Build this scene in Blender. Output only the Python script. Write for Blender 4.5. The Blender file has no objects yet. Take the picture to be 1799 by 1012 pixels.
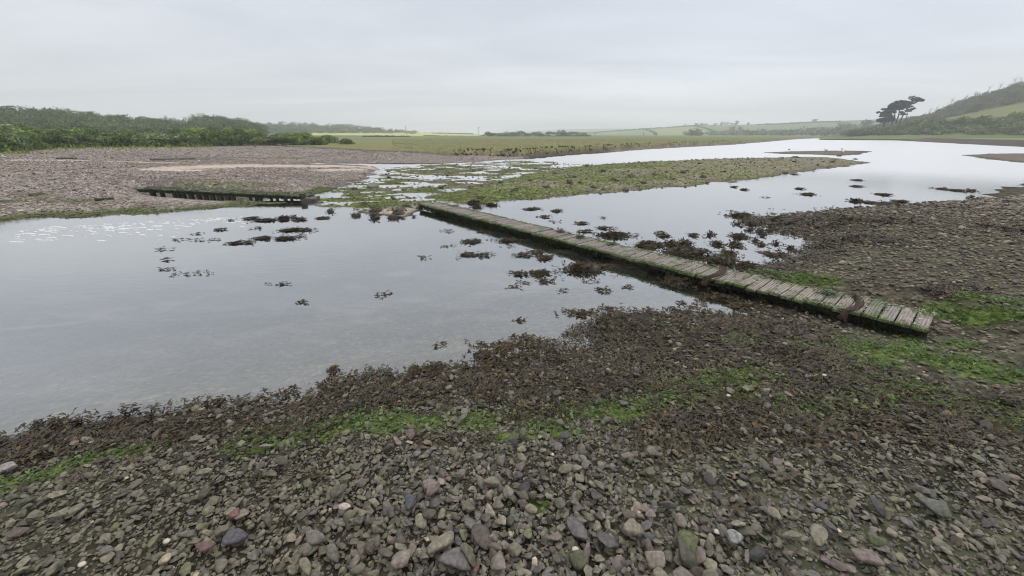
import bpy, bmesh, math, random
import numpy as np
from mathutils import Vector, Matrix

rng = np.random.default_rng(11)
random.seed(5)
sc = bpy.context.scene
COL = sc.collection

# ------------------------------------------------------------------ camera geometry
CX, CY, FPX = 899.5, 506.0, 690.0
PITCH = math.radians(21.4)
CAMZ = 2.0
cP, sP = math.cos(PITCH), math.sin(PITCH)


def ray(px, py):
    px = np.asarray(px, float); py = np.asarray(py, float)
    a = px - CX; b = py - CY
    return a, FPX * cP - b * sP, -FPX * sP - b * cP


def gp(px, py, z=0.0):
    X, Y, Z = ray(px, py)
    t = (CAMZ - z) / np.maximum(-Z, 1.5)
    return X * t, Y * t


def at_r(px, py, r):
    """the point at horizontal distance r in the direction seen at a photo position"""
    X, Y, Z = ray(px, py)
    h = np.hypot(X, Y)
    return X / h * r, Y / h * r, CAMZ + Z / h * r


def to_px(x, y, z):
    z = z - CAMZ
    d = y * cP - z * sP
    v = y * sP + z * cP
    return CX + FPX * x / d, CY - FPX * v / d


def pxl(pts, z=0.0):
    return [tuple(float(c) for c in gp(p[0], p[1], z)) for p in pts]


# ------------------------------------------------------------------ noise
def _hash(ix, iy, seed):
    h = (ix * 374761393 + iy * 668265263 + seed * 2147483647 + 1013904223) & 0xFFFFFFFF
    h = ((h ^ (h >> 13)) * 1274126177) & 0xFFFFFFFF
    h = ((h ^ (h >> 16)) * 2246822519) & 0xFFFFFFFF
    return ((h ^ (h >> 15)) & 0xFFFF) / 65535.0


def vnoise(x, y, seed=0):
    x = np.asarray(x, float); y = np.asarray(y, float)
    fx = np.floor(x); fy = np.floor(y)
    ix = fx.astype(np.int64); iy = fy.astype(np.int64)
    u = x - fx; v = y - fy
    u = u * u * (3 - 2 * u); v = v * v * (3 - 2 * v)
    a = _hash(ix, iy, seed); b = _hash(ix + 1, iy, seed)
    c = _hash(ix, iy + 1, seed); d = _hash(ix + 1, iy + 1, seed)
    return (a * (1 - u) + b * u) * (1 - v) + (c * (1 - u) + d * u) * v


def fbm(x, y, size, octv=4, seed=0):
    """-1..1"""
    s = 0; amp = 1.0; tot = 0
    for o in range(octv):
        f = 2 ** o / size
        s = s + amp * (vnoise(x * f + 17.3 * o, y * f - 9.1 * o, seed + o) * 2 - 1)
        tot += amp; amp *= 0.55
    return s / tot


def sstep(a, b, x):
    t = np.clip((x - a) / (b - a), 0, 1)
    return t * t * (3 - 2 * t)


def seg_dist(pts, x, y, closed=False):
    P = np.array(pts, float)
    n = len(P)
    d2 = np.full(x.shape, 1e12)
    inside = np.zeros(x.shape, bool)
    for i in range(n if closed else n - 1):
        ax, ay = P[i]; bx, by = P[(i + 1) % n]
        ex, ey = bx - ax, by - ay
        L = ex * ex + ey * ey + 1e-12
        t = np.clip(((x - ax) * ex + (y - ay) * ey) / L, 0, 1)
        qx = x - ax - t * ex; qy = y - ay - t * ey
        d2 = np.minimum(d2, qx * qx + qy * qy)
        if closed:
            c = (ay > y) != (by > y)
            if abs(by - ay) > 1e-12:
                inside ^= c & (x < ex * (y - ay) / (by - ay) + ax)
    d = np.sqrt(d2)
    return np.where(inside, d, -d) if closed else d


# ------------------------------------------------------------------ land and water outlines
N_PX = [(-260, 900), (-120, 815), (0, 783), (35, 775), (60, 757), (100, 748), (170, 745), (215, 730), (250, 731), (330, 719), (420, 713),
        (480, 709), (540, 703), (575, 690), (600, 673), (640, 666), (700, 667), (725, 663), (790, 656), (850, 649), (905, 645),
        (935, 633), (945, 612), (1030, 607), (1058, 592), (1052, 575), (1085, 552), (1130, 551), (1180, 557), (1250, 551), (1315, 553)]
N_PX2 = [(1312, 474), (1340, 468), (1375, 462), (1402, 450), (1438, 426), (1402, 412), (1372, 400), (1336, 390), (1352, 380), (1420, 373),
         (1500, 366), (1580, 362), (1650, 356), (1700, 350), (1735, 343), (1765, 336), (1785, 327), (1830, 312), (1900, 302), (2000, 300)]
N_W = pxl(N_PX) + [(2.98, 4.72)] + pxl(N_PX2) + [(60, 18), (60, -30), (-30, -30), (-14, -2)]
L_PX = [(-420, 470), (-150, 402), (0, 391), (60, 385), (150, 380), (230, 376), (300, 371), (380, 366), (440, 361), (500, 355), (545, 348), (562, 342), (600, 329),
        (640, 313), (660, 301), (667, 296), (640, 291.5), (580, 289.8), (520, 288.5), (460, 287.2), (520, 286.6), (580, 287.6), (660, 288.2),
        (760, 288.6), (830, 285), (880, 281.5), (935, 279.5)]
L_W = pxl(L_PX) + [(-2, 60), (-40, 120), (-120, 120), (-90, 20), (-40, 5)]
MARSH_PX = [(780, 282), (845, 279.5), (930, 279.5), (1000, 273), (1060, 269), (1130, 263), (1200, 258.8), (1290, 254.3), (1320, 251.5), (1350, 249), (1400, 244.6),
            (1440, 242.8), (1500, 241.6)]
MARSH_W = pxl(MARSH_PX) + [(300, 420), (600, 2600), (-2600, 2600), (-1200, 200), (-60, 60)]
RB_PX = [(1470, 241.2), (1540, 244.8), (1600, 248.2), (1660, 251.2), (1720, 254.3), (1799, 258.4), (1880, 262.5)]
RB_W = [(220, 330)] + pxl(RB_PX) + [(120, 40), (700, 0), (2600, 2600), (500, 2600)]
BAR_PX = [(752, 347), (800, 356), (840, 357), (890, 352), (960, 346), (1040, 340), (1100, 336), (1160, 331), (1220, 325), (1300, 317), (1380, 308),
          (1440, 298), (1500, 290.5), (1528, 286.5), (1500, 282), (1470, 278.2), (1400, 276.6), (1300, 278.6), (1220, 281), (1130, 285.2), (1060, 289.5),
          (1000, 296), (930, 306), (880, 318), (820, 330)]
BAR_W = pxl(BAR_PX)
WET_PX = [(545, 352), (570, 343), (640, 316), (676, 296), (760, 290), (860, 285), (940, 282.5), (1010, 289), (1060, 290), (1080, 315), (1000, 343),
          (860, 354), (760, 356), (735, 366), (690, 374), (640, 372), (570, 364)]
WET_W = pxl(WET_PX)
SANDBAR_W = pxl([(620, 372), (660, 366), (700, 359), (745, 355), (765, 361), (738, 372), (706, 382), (668, 381)])
BAR2_W = pxl([(1335, 268.2), (1400, 265.6), (1480, 264.4), (1532, 265.5), (1520, 270.6), (1480, 273.6), (1440, 272), (1380, 270.6)])
RB2_W = pxl([(1690, 272.5), (1740, 269.7), (1799, 270), (1900, 272), (1900, 287), (1799, 287), (1740, 280)])
CHAN_W = pxl([(232, 333.5), (270, 339), (310, 345), (400, 348.6), (500, 349.2), (560, 344)])

LOW_W = [(-11.2, 13.1), (-8.5, 12.85), (-6.3, 12.4)]
BRIDGE_W = [tuple(float(c) for c in gp(1600, 572, 0.18)), tuple(float(c) for c in gp(780, 372, 0.14))]


def terrain(x, y):
    x = np.asarray(x, float); y = np.asarray(y, float)
    r = np.hypot(x, y)
    wa = np.clip(0.02 * r, 0.05, 0.35)
    wx = x + wa * fbm(x, y, 0.9, 4, 3) * np.clip(r / 6, 0.7, 2)
    wy = y + wa * fbm(x, y, 0.9, 4, 9) * np.clip(r / 6, 0.7, 2)
    dN = seg_dist(N_W, wx, wy, True)
    dL = seg_dist(L_W, wx, wy, True)
    dM = seg_dist(MARSH_W, wx, wy, True)
    dR = seg_dist(RB_W, wx, wy, True)
    dB = seg_dist(BAR_W, wx, wy, True)
    dW = seg_dist(WET_W, wx, wy, True)
    dS = seg_dist(SANDBAR_W, wx, wy, True)
    dB2 = seg_dist(BAR2_W, wx, wy, True)
    dR2 = seg_dist(RB2_W, wx, wy, True)
    neg = lambda d, dep, s: dep * np.tanh(np.minimum(d, 0) / s)
    pos = lambda d, h, s: h * np.tanh(np.maximum(d, 0) / s)
    hN = pos(dN, 0.5, 3.3) + neg(dN, 0.5, 2.2)
    hL = pos(dL, 0.95, 13) + 0.05 * sstep(0, 1, dL) + neg(dL, 0.5, 3)
    hM = 0.06 * np.clip(dM, 0, 2) + 0.55 * sstep(1.3, 2.3, dM + 0.5 * fbm(x, y, 1.3, 3, 31)) + neg(dM, 0.6, 8)
    hR = 0.05 * np.clip(dR, 0, 7) + 0.45 * sstep(5, 9, dR + fbm(x, y, 6, 3, 33)) + neg(dR, 0.6, 10)
    hB = pos(dB, 0.22, 2.2) + neg(dB, 0.5, 4)
    hW = 0.012 * np.tanh(dW / 0.6) + neg(dW, 0.4, 3) + np.where(dW > -0.3, 0.05 * fbm(x, y * 1.7, 1.05, 5, 41), 0) - 0.011
    hS = pos(dS, 0.12, 1.0) + neg(dS, 0.5, 3)
    hB2 = pos(dB2, 0.12, 3) + neg(dB2, 0.5, 6)
    hR2 = pos(dR2, 0.15, 3) + neg(dR2, 0.5, 6)
    h = hN
    for k in (hL, hM, hR, hB, hW, hS, hB2, hR2):
        h = np.maximum(h, k)
    # the small channel that runs behind the old footbridge
    dc = seg_dist(CHAN_W, x + 0.25 * fbm(x, y, 1.2, 2, 77), y)
    kc_ = 1 - sstep(0.3, 0.9, dc)
    h = np.where(h > -0.1, h * (1 - kc_) - 0.1 * kc_, h)
    # the low gravel tongue in front of the old footbridge
    lo = 1 - sstep(0.8, 1.7, seg_dist(LOW_W, x, y))
    h = np.where(h > 0.03, h * (1 - lo) + (0.03 + 0.30 * (h - 0.03)) * lo, h)
    kb = 1 - sstep(0.45, 0.95, seg_dist(BRIDGE_W, x - .2, y - .2))           # the ground stays below the footbridge deck
    h = np.where(h > 0.03, h * (1 - kb) + (0.03 + 0.25 * (h - 0.03)) * kb, h)
    h = h + 0.012 * fbm(x, y, 0.5, 3, 51) + 0.03 * fbm(x, y, 3.0, 3, 52) * np.clip(r / 6, 0, 1) * (h > 0.02)
    return h, dict(N=dN, L=dL, M=dM, R=dR, B=dB, W=dW, S=dS, B2=dB2, R2=dR2)


def hit(px, py):
    """walk the sight lines down to the ground and give world points"""
    px = np.atleast_1d(np.asarray(px, float)); py = np.atleast_1d(np.asarray(py, float))
    z = np.full(px.shape, 0.2)
    for _ in range(14):
        x, y = gp(px, py, z)
        h, _d = terrain(x, y)
        z = z + 0.6 * (np.maximum(h, 0) - z)
    x, y = gp(px, py, z)
    return x, y, z


def hl(pts):
    a = np.array(pts, float)
    x, y, z = hit(a[:, 0], a[:, 1])
    return list(zip(x.tolist(), y.tolist()))


# ------------------------------------------------------------------ tags and mesh helpers
def tag(o, label=None, cat=None, group=None, kind=None):
    if label: o['label'] = label
    if cat: o['category'] = cat
    if group: o['group'] = group
    if kind: o['kind'] = kind
    return o


def mesh_np(name, V, faces, col=None, mat=None, smooth=True, attrs=None):
    """faces: list of integer arrays, each (n,3) or (n,4)"""
    me = bpy.data.meshes.new(name)
    V = np.asarray(V, np.float32)
    me.vertices.add(len(V)); me.vertices.foreach_set('co', V.ravel())
    faces = [np.asarray(f, np.int32) for f in faces if len(f)]
    loops = np.concatenate([f.ravel() for f in faces])
    tot = np.concatenate([np.full(len(f), f.shape[1], np.int32) for f in faces])
    me.loops.add(len(loops)); me.loops.foreach_set('vertex_index', loops)
    me.polygons.add(len(tot))
    start = np.concatenate([[0], np.cumsum(tot)[:-1]]).astype(np.int32)
    me.polygons.foreach_set('loop_start', start)
    me.polygons.foreach_set('use_smooth', np.full(len(tot), smooth, bool))
    me.update(calc_edges=True)
    if col is not None:
        a = me.attributes.new('Col', 'FLOAT_COLOR', 'POINT')
        c = np.ones((len(V), 4), np.float32); c[:, :3] = col
        a.data.foreach_set('color', c.ravel())
    for k, v in (attrs or {}).items():
        a = me.attributes.new(k, 'FLOAT', 'POINT'); a.data.foreach_set('value', np.asarray(v, np.float32))
    if mat: me.materials.append(mat)
    return me


def link(name, me, parent=None, loc=None):
    o = bpy.data.objects.new(name, me); COL.objects.link(o)
    if parent: o.parent = parent
    if loc is not None: o.location = loc
    return o


def empty(name, loc=(0, 0, 0), rz=0.0):
    o = bpy.data.objects.new(name, None); COL.objects.link(o)
    o.location = loc; o.rotation_euler = (0, 0, rz); o.empty_display_size = 0.2
    return o


class MB:
    def __init__(s): s.V = []; s.T = []; s.Q = []; s.C = []; s.n = 0

    def add(s, V, F, c=(1, 1, 1)):
        V = np.asarray(V, float); F = np.asarray(F, int)
        (s.T if F.shape[1] == 3 else s.Q).append(F + s.n)
        s.V.append(V); C = np.empty((len(V), 3)); C[:] = c; s.C.append(C); s.n += len(V)

    def box(s, x0, x1, y0, y1, z0, z1, c=(1, 1, 1), M=None, jit=0):
        V = np.array([(x, y, z) for x in (x0, x1) for y in (y0, y1) for z in (z0, z1)], float)
        if jit: V += rng.normal(0, jit, V.shape)
        if M is not None: V = V @ np.array(M.to_3x3()).T + np.array(M.translation)
        s.add(V, [(0, 1, 3, 2), (4, 6, 7, 5), (0, 4, 5, 1), (2, 3, 7, 6), (0, 2, 6, 4), (1, 5, 7, 3)], c)

    def tube(s, pts, rad, n=7, c=(1, 1, 1)):
        P = np.array(pts, float); m = len(P)
        rad = np.broadcast_to(np.asarray(rad, float), (m,))
        V = []
        for i in range(m):
            t = P[min(i + 1, m - 1)] - P[max(i - 1, 0)]; t /= np.linalg.norm(t) + 1e-9
            a = np.cross(t, (0.31, 0.95, 0.07)); a /= np.linalg.norm(a) + 1e-9
            b = np.cross(t, a)
            for k in range(n):
                an = 2 * math.pi * k / n
                V.append(P[i] + rad[i] * (math.cos(an) * a + math.sin(an) * b))
        F = [(i * n + k, i * n + (k + 1) % n, (i + 1) * n + (k + 1) % n, (i + 1) * n + k) for i in range(m - 1) for k in range(n)]
        V.append(P[0]); V.append(P[-1]); q = m * n
        s.add(V, F, c)
        k0 = s.n - len(V)
        s.T.append(np.array([(q, (k + 1) % n, k) for k in range(n)] + [(q + 1, (m - 1) * n + k, (m - 1) * n + (k + 1) % n) for k in range(n)]) + k0)

    def build(s, name, mat, parent=None, smooth=False, loc=None):
        f = ([np.concatenate(s.T)] if s.T else []) + ([np.concatenate(s.Q)] if s.Q else [])
        return link(name, mesh_np(name, np.concatenate(s.V), f, np.concatenate(s.C), mat, smooth), parent, loc)


def ico(sub):
    bm = bmesh.new(); bmesh.ops.create_icosphere(bm, subdivisions=sub, radius=1.0)
    V = np.array([v.co[:] for v in bm.verts]); F = np.array([[v.index for v in f.verts] for f in bm.faces]); bm.free()
    return V, F


ICO = {k: ico(k) for k in (1, 2, 3, 4)}


def rot_mats(rz, tx, ty):
    cz, sz = np.cos(rz), np.sin(rz); ca, sa = np.cos(tx), np.sin(tx); cb, sb = np.cos(ty), np.sin(ty)
    n = len(rz); Z = np.zeros((n, 3, 3)); A = np.zeros((n, 3, 3)); B = np.zeros((n, 3, 3))
    Z[:, 0, 0] = cz; Z[:, 0, 1] = -sz; Z[:, 1, 0] = sz; Z[:, 1, 1] = cz; Z[:, 2, 2] = 1
    A[:, 0, 0] = 1; A[:, 1, 1] = ca; A[:, 1, 2] = -sa; A[:, 2, 1] = sa; A[:, 2, 2] = ca
    B[:, 1, 1] = 1; B[:, 0, 0] = cb; B[:, 0, 2] = sb; B[:, 2, 0] = -sb; B[:, 2, 2] = cb
    return A @ B @ Z          # spin first, then tilt


def merge(vars_, idx, pos, R, S, cols, jitter=0.0):
    """place copies of small meshes and return one vertex, face and colour set. S is (n,3)."""
    Vs, Fs, Cs = [], [], []; base = 0
    for k, (v, f) in enumerate(vars_):
        m = np.nonzero(idx == k)[0]
        if not len(m): continue
        P = v[None] * S[m][:, None, :]
        P = np.einsum('nij,nkj->nki', R[m], P) + pos[m][:, None, :]
        nv = len(v)
        F = f[None] + (np.arange(len(m)) * nv)[:, None, None] + base
        C = np.repeat(cols[m], nv, 0)
        if jitter: C = C * (1 + jitter * rng.normal(0, 1, (len(C), 1)))
        Vs.append(P.reshape(-1, 3)); Fs.append(F.reshape(-1, f.shape[1])); Cs.append(C)
        base += nv * len(m)
    return np.concatenate(Vs), np.concatenate(Fs), np.clip(np.concatenate(Cs), 0, 1)


# ------------------------------------------------------------------ materials
def new_mat(name, rough=0.8, spec=0.3):
    m = bpy.data.materials.new(name); m.use_nodes = True
    nt = m.node_tree; b = nt.nodes['Principled BSDF']
    b.inputs['Roughness'].default_value = rough
    b.inputs['Specular IOR Level'].default_value = spec
    return m, nt, b


def nd(nt, t, **kw):
    n = nt.nodes.new(t)
    for k, v in kw.items(): setattr(n, k, v)
    return n


def ramp(nt, fac, stops):
    r = nd(nt, 'ShaderNodeValToRGB'); e = r.color_ramp.elements
    while len(e) < len(stops): e.new(0.5)
    for i, (p, c) in enumerate(stops):
        e[i].position = p; e[i].color = (*c, 1) if len(c) == 3 else c
    nt.links.new(fac, r.inputs[0]); return r


def mul(nt, a, b, mode='MULTIPLY', fac=1.0):
    m = nd(nt, 'ShaderNodeMix', data_type='RGBA', blend_type=mode)
    m.inputs[0].default_value = fac
    for s, i in ((a, 6), (b, 7)):
        if isinstance(s, tuple): m.inputs[i].default_value = (*s, 1)
        else: nt.links.new(s, m.inputs[i])
    return m


def mth(nt, op, a, b=None, c=None):
    m = nd(nt, 'ShaderNodeMath', operation=op)
    for i, s in enumerate((a, b, c)):
        if s is None: continue
        if isinstance(s, (int, float)): m.inputs[i].default_value = s
        else: nt.links.new(s, m.inputs[i])
    return m.outputs[0]


def grey(v): return (v, v, v)


def col_mat(name, rough=0.8, spec=0.3, nscale=40.0, lo=0.7, hi=1.3, bump=0.3, bdist=0.004, trans=0.0, coord='Object'):
    """per-vertex colour broken up by fine noise and bump"""
    m, nt, b = new_mat(name, rough, spec)
    a = nd(nt, 'ShaderNodeAttribute', attribute_name='Col')
    tc = nd(nt, 'ShaderNodeTexCoord'); no = nd(nt, 'ShaderNodeTexNoise')
    no.inputs['Scale'].default_value = nscale; no.inputs['Detail'].default_value = 5
    nt.links.new(tc.outputs[coord], no.inputs['Vector'])
    r = ramp(nt, no.outputs[0], [(0.3, grey(lo)), (0.7, grey(hi))])
    mm = mul(nt, a.outputs['Color'], r.outputs[0])
    nt.links.new(mm.outputs[2], b.inputs['Base Color'])
    if bump:
        bp = nd(nt, 'ShaderNodeBump'); bp.inputs['Strength'].default_value = bump; bp.inputs['Distance'].default_value = bdist
        nt.links.new(no.outputs[0], bp.inputs['Height']); nt.links.new(bp.outputs[0], b.inputs['Normal'])
    if trans:
        t = nd(nt, 'ShaderNodeBsdfTranslucent'); nt.links.new(mm.outputs[2], t.inputs[0])
        mx = nd(nt, 'ShaderNodeMixShader'); mx.inputs[0].default_value = trans
        nt.links.new(b.outputs[0], mx.inputs[1]); nt.links.new(t.outputs[0], mx.inputs[2])
        nt.links.new(mx.outputs[0], nt.nodes['Material Output'].inputs[0])
    return m


M_STONE = col_mat('stone_mat', 0.6, 0.35, 55, 0.62, 1.38, 0.7, 0.004)
M_CHIP = col_mat('shingle_mat', 0.7, 0.3, 12, 0.75, 1.25, 0.0)
M_WEED = col_mat('seaweed_mat', 0.42, 0.3, 60, 0.6, 1.4, 0.2, 0.002)
M_WEEDF = col_mat('floating_weed_mat', 0.65, 0.12, 60, 0.6, 1.4, 0.2, 0.002)
M_ALGA = col_mat('algae_mat', 0.5, 0.4, 40, 0.65, 1.35, 0.0, trans=0.25)
M_LEAF = col_mat('foliage_mat', 0.6, 0.25, 1.5, 0.75, 1.25, 0.0, trans=0.3)
M_GRASS = col_mat('grass_mat', 0.8, 0.06, 1.0, 0.8, 1.2, 0.0, trans=0.2)
M_BARK = col_mat('bark_mat', 0.9, 0.1, 6, 0.7, 1.3, 0.4, 0.02)
M_SHADEWOOD = col_mat('shade_timber_mat', 0.7, 0.15, 14, 0.5, 1.5, 0.3, 0.01)  # timber under the footbridge, its shade painted into the vertex colour
M_WOODWET = col_mat('wet_timber_mat', 0.5, 0.4, 14, 0.5, 1.5, 0.5, 0.01)
M_FIELD = col_mat('field_mat', 0.95, 0.02, 0.12, 0.88, 1.12, 0.0)
M_PAINT = col_mat('render_mat', 0.7, 0.2, 2, 0.93, 1.05, 0.0)
M_BIRD = col_mat('feather_mat', 0.6, 0.2, 30, 0.95, 1.05, 0.0)
M_FOAM = col_mat('foam_mat', 0.6, 0.3, 40, 0.9, 1.1, 0.0)
# ------------------------------------------------------------------ camera, sky, sun
cam_d = bpy.data.cameras.new('camera'); cam = bpy.data.objects.new('camera', cam_d); COL.objects.link(cam)
cam.location = (0, 0, CAMZ); cam.rotation_euler = (math.pi / 2 - PITCH, 0, 0)
cam_d.sensor_width = 36; cam_d.lens = 36 * FPX / 1799; cam_d.clip_start = 0.05; cam_d.clip_end = 9000
sc.camera = cam

SUN_EL, SUN_AZ = math.radians(58), math.radians(35)          # behind the cloud, ahead and to the right
w = bpy.data.worlds.new('World'); sc.world = w; w.use_nodes = True
nt = w.node_tree; bg = nt.nodes['Background']
sky = nd(nt, 'ShaderNodeTexSky', sky_type='NISHITA'); sky.sun_disc = False
sky.sun_elevation = SUN_EL; sky.sun_rotation = SUN_AZ
skyx = mul(nt, sky.outputs[0], (0.1, 0.1, 0.1))
tc = nd(nt, 'ShaderNodeTexCoord'); sep = nd(nt, 'ShaderNodeSeparateXYZ'); nt.links.new(tc.outputs['Generated'], sep.inputs[0])
zc = mth(nt, 'MAXIMUM', sep.outputs[2], 0.0)
# cloud layer: directions carried up to a flat ceiling, so the cloud bands flatten towards the horizon
den = mth(nt, 'ADD', zc, 0.10)
cx_ = mth(nt, 'DIVIDE', sep.outputs[0], den); cy_ = mth(nt, 'DIVIDE', sep.outputs[1], den)
cmb = nd(nt, 'ShaderNodeCombineXYZ'); nt.links.new(cx_, cmb.inputs[0]); nt.links.new(cy_, cmb.inputs[1])
rt = nd(nt, 'ShaderNodeMapping'); rt.inputs['Rotation'].default_value = (0, 0, math.radians(-24)); rt.inputs['Scale'].default_value = (0.42, 1.0, 1.0)
nt.links.new(cmb.outputs[0], rt.inputs[0])
n1 = nd(nt, 'ShaderNodeTexNoise'); n1.inputs['Scale'].default_value = 0.5; n1.inputs['Detail'].default_value = 5; n1.inputs['Roughness'].default_value = 0.5
n1.inputs['Distortion'].default_value = 0.6
nt.links.new(rt.outputs[0], n1.inputs['Vector'])
cl = ramp(nt, n1.outputs[0], [(0.3, (0.77, 0.785, 0.815)), (0.5, (0.98, 0.983, 0.99)), (0.66, (1.24, 1.225, 1.19))])
elv = ramp(nt, zc, [(0.0, (0.92, 0.96, 1.02)), (0.10, (0.87, 0.915, 0.985)), (0.28, (0.68, 0.73, 0.815)), (0.46, (0.73, 0.775, 0.85)), (0.62, (0.95, 0.98, 1.03)), (0.8, (1.65, 1.65, 1.66)), (1.0, (1.9, 1.9, 1.9))])
n2_ = nd(nt, 'ShaderNodeTexNoise'); n2_.inputs['Scale'].default_value = 1.5; n2_.inputs['Detail'].default_value = 4; n2_.inputs['Distortion'].default_value = 0.8; nt.links.new(rt.outputs[0], n2_.inputs['Vector'])
cl2 = ramp(nt, n2_.outputs[0], [(0.3, grey(0.955)), (0.7, grey(1.045))])
cl3 = mul(nt, cl.outputs[0], cl2.outputs[0])
ov0 = mul(nt, elv.outputs[0], cl3.outputs[2])
# the cloud is thinner, so brighter, towards the right
thin = mth(nt, 'ADD', mth(nt, 'MULTIPLY', sep.outputs[0], 0.14), 1.05); glow_d = nd(nt, 'ShaderNodeVectorMath', operation='DOT_PRODUCT'); glow_d.inputs[1].default_value = (0.46, 0.87, 0.17); nt.links.new(tc.outputs['Generated'], glow_d.inputs[0])
thin = mth(nt, 'ADD', thin, mth(nt, 'MULTIPLY', mth(nt, 'POWER', mth(nt, 'MAXIMUM', glow_d.outputs['Value'], 0.0), 36.0), 0.10)); thc = nd(nt, 'ShaderNodeCombineXYZ')
for i_ in range(3): nt.links.new(thin, thc.inputs[i_])
ov = mul(nt, ov0.outputs[2], thc.outputs[0])
mixs = mul(nt, ov.outputs[2], skyx.outputs[2], 'MIX', 0.06)
nt.links.new(mixs.outputs[2], bg.inputs[0]); bg.inputs[1].default_value = 1.0

sd_ = bpy.data.lights.new('sun', 'SUN'); so = bpy.data.objects.new('sun', sd_); COL.objects.link(so)
sd_.energy = 0.7; sd_.angle = math.radians(25); sd_.color = (1.0, 0.97, 0.92)
so.rotation_euler = (math.pi / 2 - SUN_EL, 0, math.pi - SUN_AZ); so.location = (30, 40, 90)

sc.view_settings.view_transform = 'Standard'; sc.view_settings.look = 'None'; sc.view_settings.exposure = 0; sc.view_settings.gamma = 1
sc.cycles.use_denoising = True; sc.cycles.filter_width = 1.1
sc.cycles.max_bounces = 8; sc.cycles.transparent_max_bounces = 12; sc.cycles.volume_bounces = 1
sc.cycles.diffuse_bounces = 3; sc.cycles.glossy_bounces = 3

# ------------------------------------------------------------------ ground
FAST = False
th = np.concatenate([np.radians(np.linspace(-78, 78, 960)), np.radians(np.linspace(81, 279, 67))])
rr = np.exp(np.concatenate([np.linspace(math.log(0.4), math.log(60), 760), np.linspace(math.log(60), math.log(2050), 141)[1:]]))
TH, RR = np.meshgrid(th, rr)
GX, GY = RR * np.sin(TH), RR * np.cos(TH)
H, D = terrain(GX.ravel(), GY.ravel())
gx, gy = GX.ravel(), GY.ravel(); gr = np.hypot(gx, gy)


def stroke(pts, wid, x, y, soft=0.5, nz=0.5, ns=0.5, seed=0):
    """soft-edged stroke on the ground: 1 inside the width (metres), broken up by noise"""
    d = seg_dist(pts, x, y)
    d = d / wid + nz * fbm(x, y, ns, 4, seed)
    return 1 - sstep(1 - soft, 1 + soft, d)


GREEN_NEAR = [(hl(p), wd) for p, wd in [
    ([(-60, 865), (20, 850), (90, 832), (140, 815)], .07), ([(170, 803), (240, 790), (300, 772)], .06), ([(430, 778), (500, 765), (575, 752), (650, 742)], .14),
    ([(680, 748), (770, 738)], .12), ([(820, 738), (900, 733), (930, 742), (1015, 716)], .10), ([(1060, 728), (1130, 712), (1190, 692), (1260, 680), (1340, 662)], .17),
    ([(1285, 601), (1325, 598)], .10), ([(1440, 610), (1520, 608), (1620, 628), (1700, 642), (1799, 668), (1900, 690)], .17), ([(1640, 548), (1720, 552), (1830, 560)], .16),
    ([(1380, 718), (1480, 710), (1560, 700)], .12), ([(1160, 574), (1180, 576)], .06), ([(1390, 488), (1440, 490)], .16), ([(1330, 478), (1370, 482)], .12), ([(940, 888), (950, 890)], .05),
    ([(1480, 640), (1560, 640)], .12), ([(1700, 520), (1790, 530)], .1), ([(1560, 580), (1600, 600)], .10), ([(1480, 665), (1640, 695), (1830, 745)], .18), ([(1550, 622), (1700, 605)], .10), ([(880, 770), (1000, 760)], .05)]]
WEED_NEAR = [(hl(p), wd) for p, wd in [
    ([(1040, 610), (1120, 580), (1220, 575), (1330, 580), (1420, 590)], .34), ([(940, 660), (1050, 640), (1180, 625), (1320, 620), (1420, 625)], .30),
    ([(900, 715), (1000, 690), (1100, 680), (1200, 660)], .2), ([(1130, 770), (1230, 750), (1340, 735), (1450, 700)], .22),
    ([(1240, 700), (1330, 690), (1430, 660), (1540, 660)], .25), ([(1500, 690), (1600, 700), (1799, 720), (1900, 730)], .30), ([(1380, 745), (1500, 740), (1640, 760), (1799, 770)], .18),
    ([(1350, 620), (1450, 645), (1560, 670)], .22), ([(750, 775), (850, 770)], .08),
    ([(1360, 395), (1420, 392), (1500, 385)], .7), ([(1440, 370), (1560, 365), (1690, 352)], .35), ([(1770, 400), (1799, 405)], .35), ([(1640, 510), (1700, 505)], .15), ([(1500, 420), (1560, 425)], .3)]]
SAND_W = [(hl(p), wd) for p, wd in [
    ([(-100, 281), (60, 281.5), (170, 283), (270, 286), (330, 287)], .45), ([(330, 294.5), (430, 291.5), (520, 291.5), (600, 292), (640, 293.5)], 1.0), ([(260, 297), (340, 300)], .35),
    ([(570, 299), (630, 298)], .6)]]
GRASSY_L = [(hl(p), wd) for p, wd in [([(-60, 268), (40, 264), (150, 261), (260, 260), (345, 259)], 1.0), ([(0, 270), (30, 269)], 1.0)]]
OLIVE_L = [(hl(p), wd) for p, wd in [([(0, 302), (100, 299), (250, 293), (350, 290)], .14), ([(300, 276), (420, 277), (560, 276)], .5), ([(0, 355), (80, 352), (180, 355)], .35),
                                     ([(300, 330), (400, 325), (460, 325)], .8), ([(40, 345), (80, 341)], .3)]]
DARK_L = [(hl(p), wd) for p, wd in [([(265, 282.5), (340, 281), (400, 280), (450, 284)], .16), ([(560, 287.6), (680, 288.3), (800, 288.4)], .2), ([(100, 279.8), (136, 279.6)], .15)]]


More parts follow.
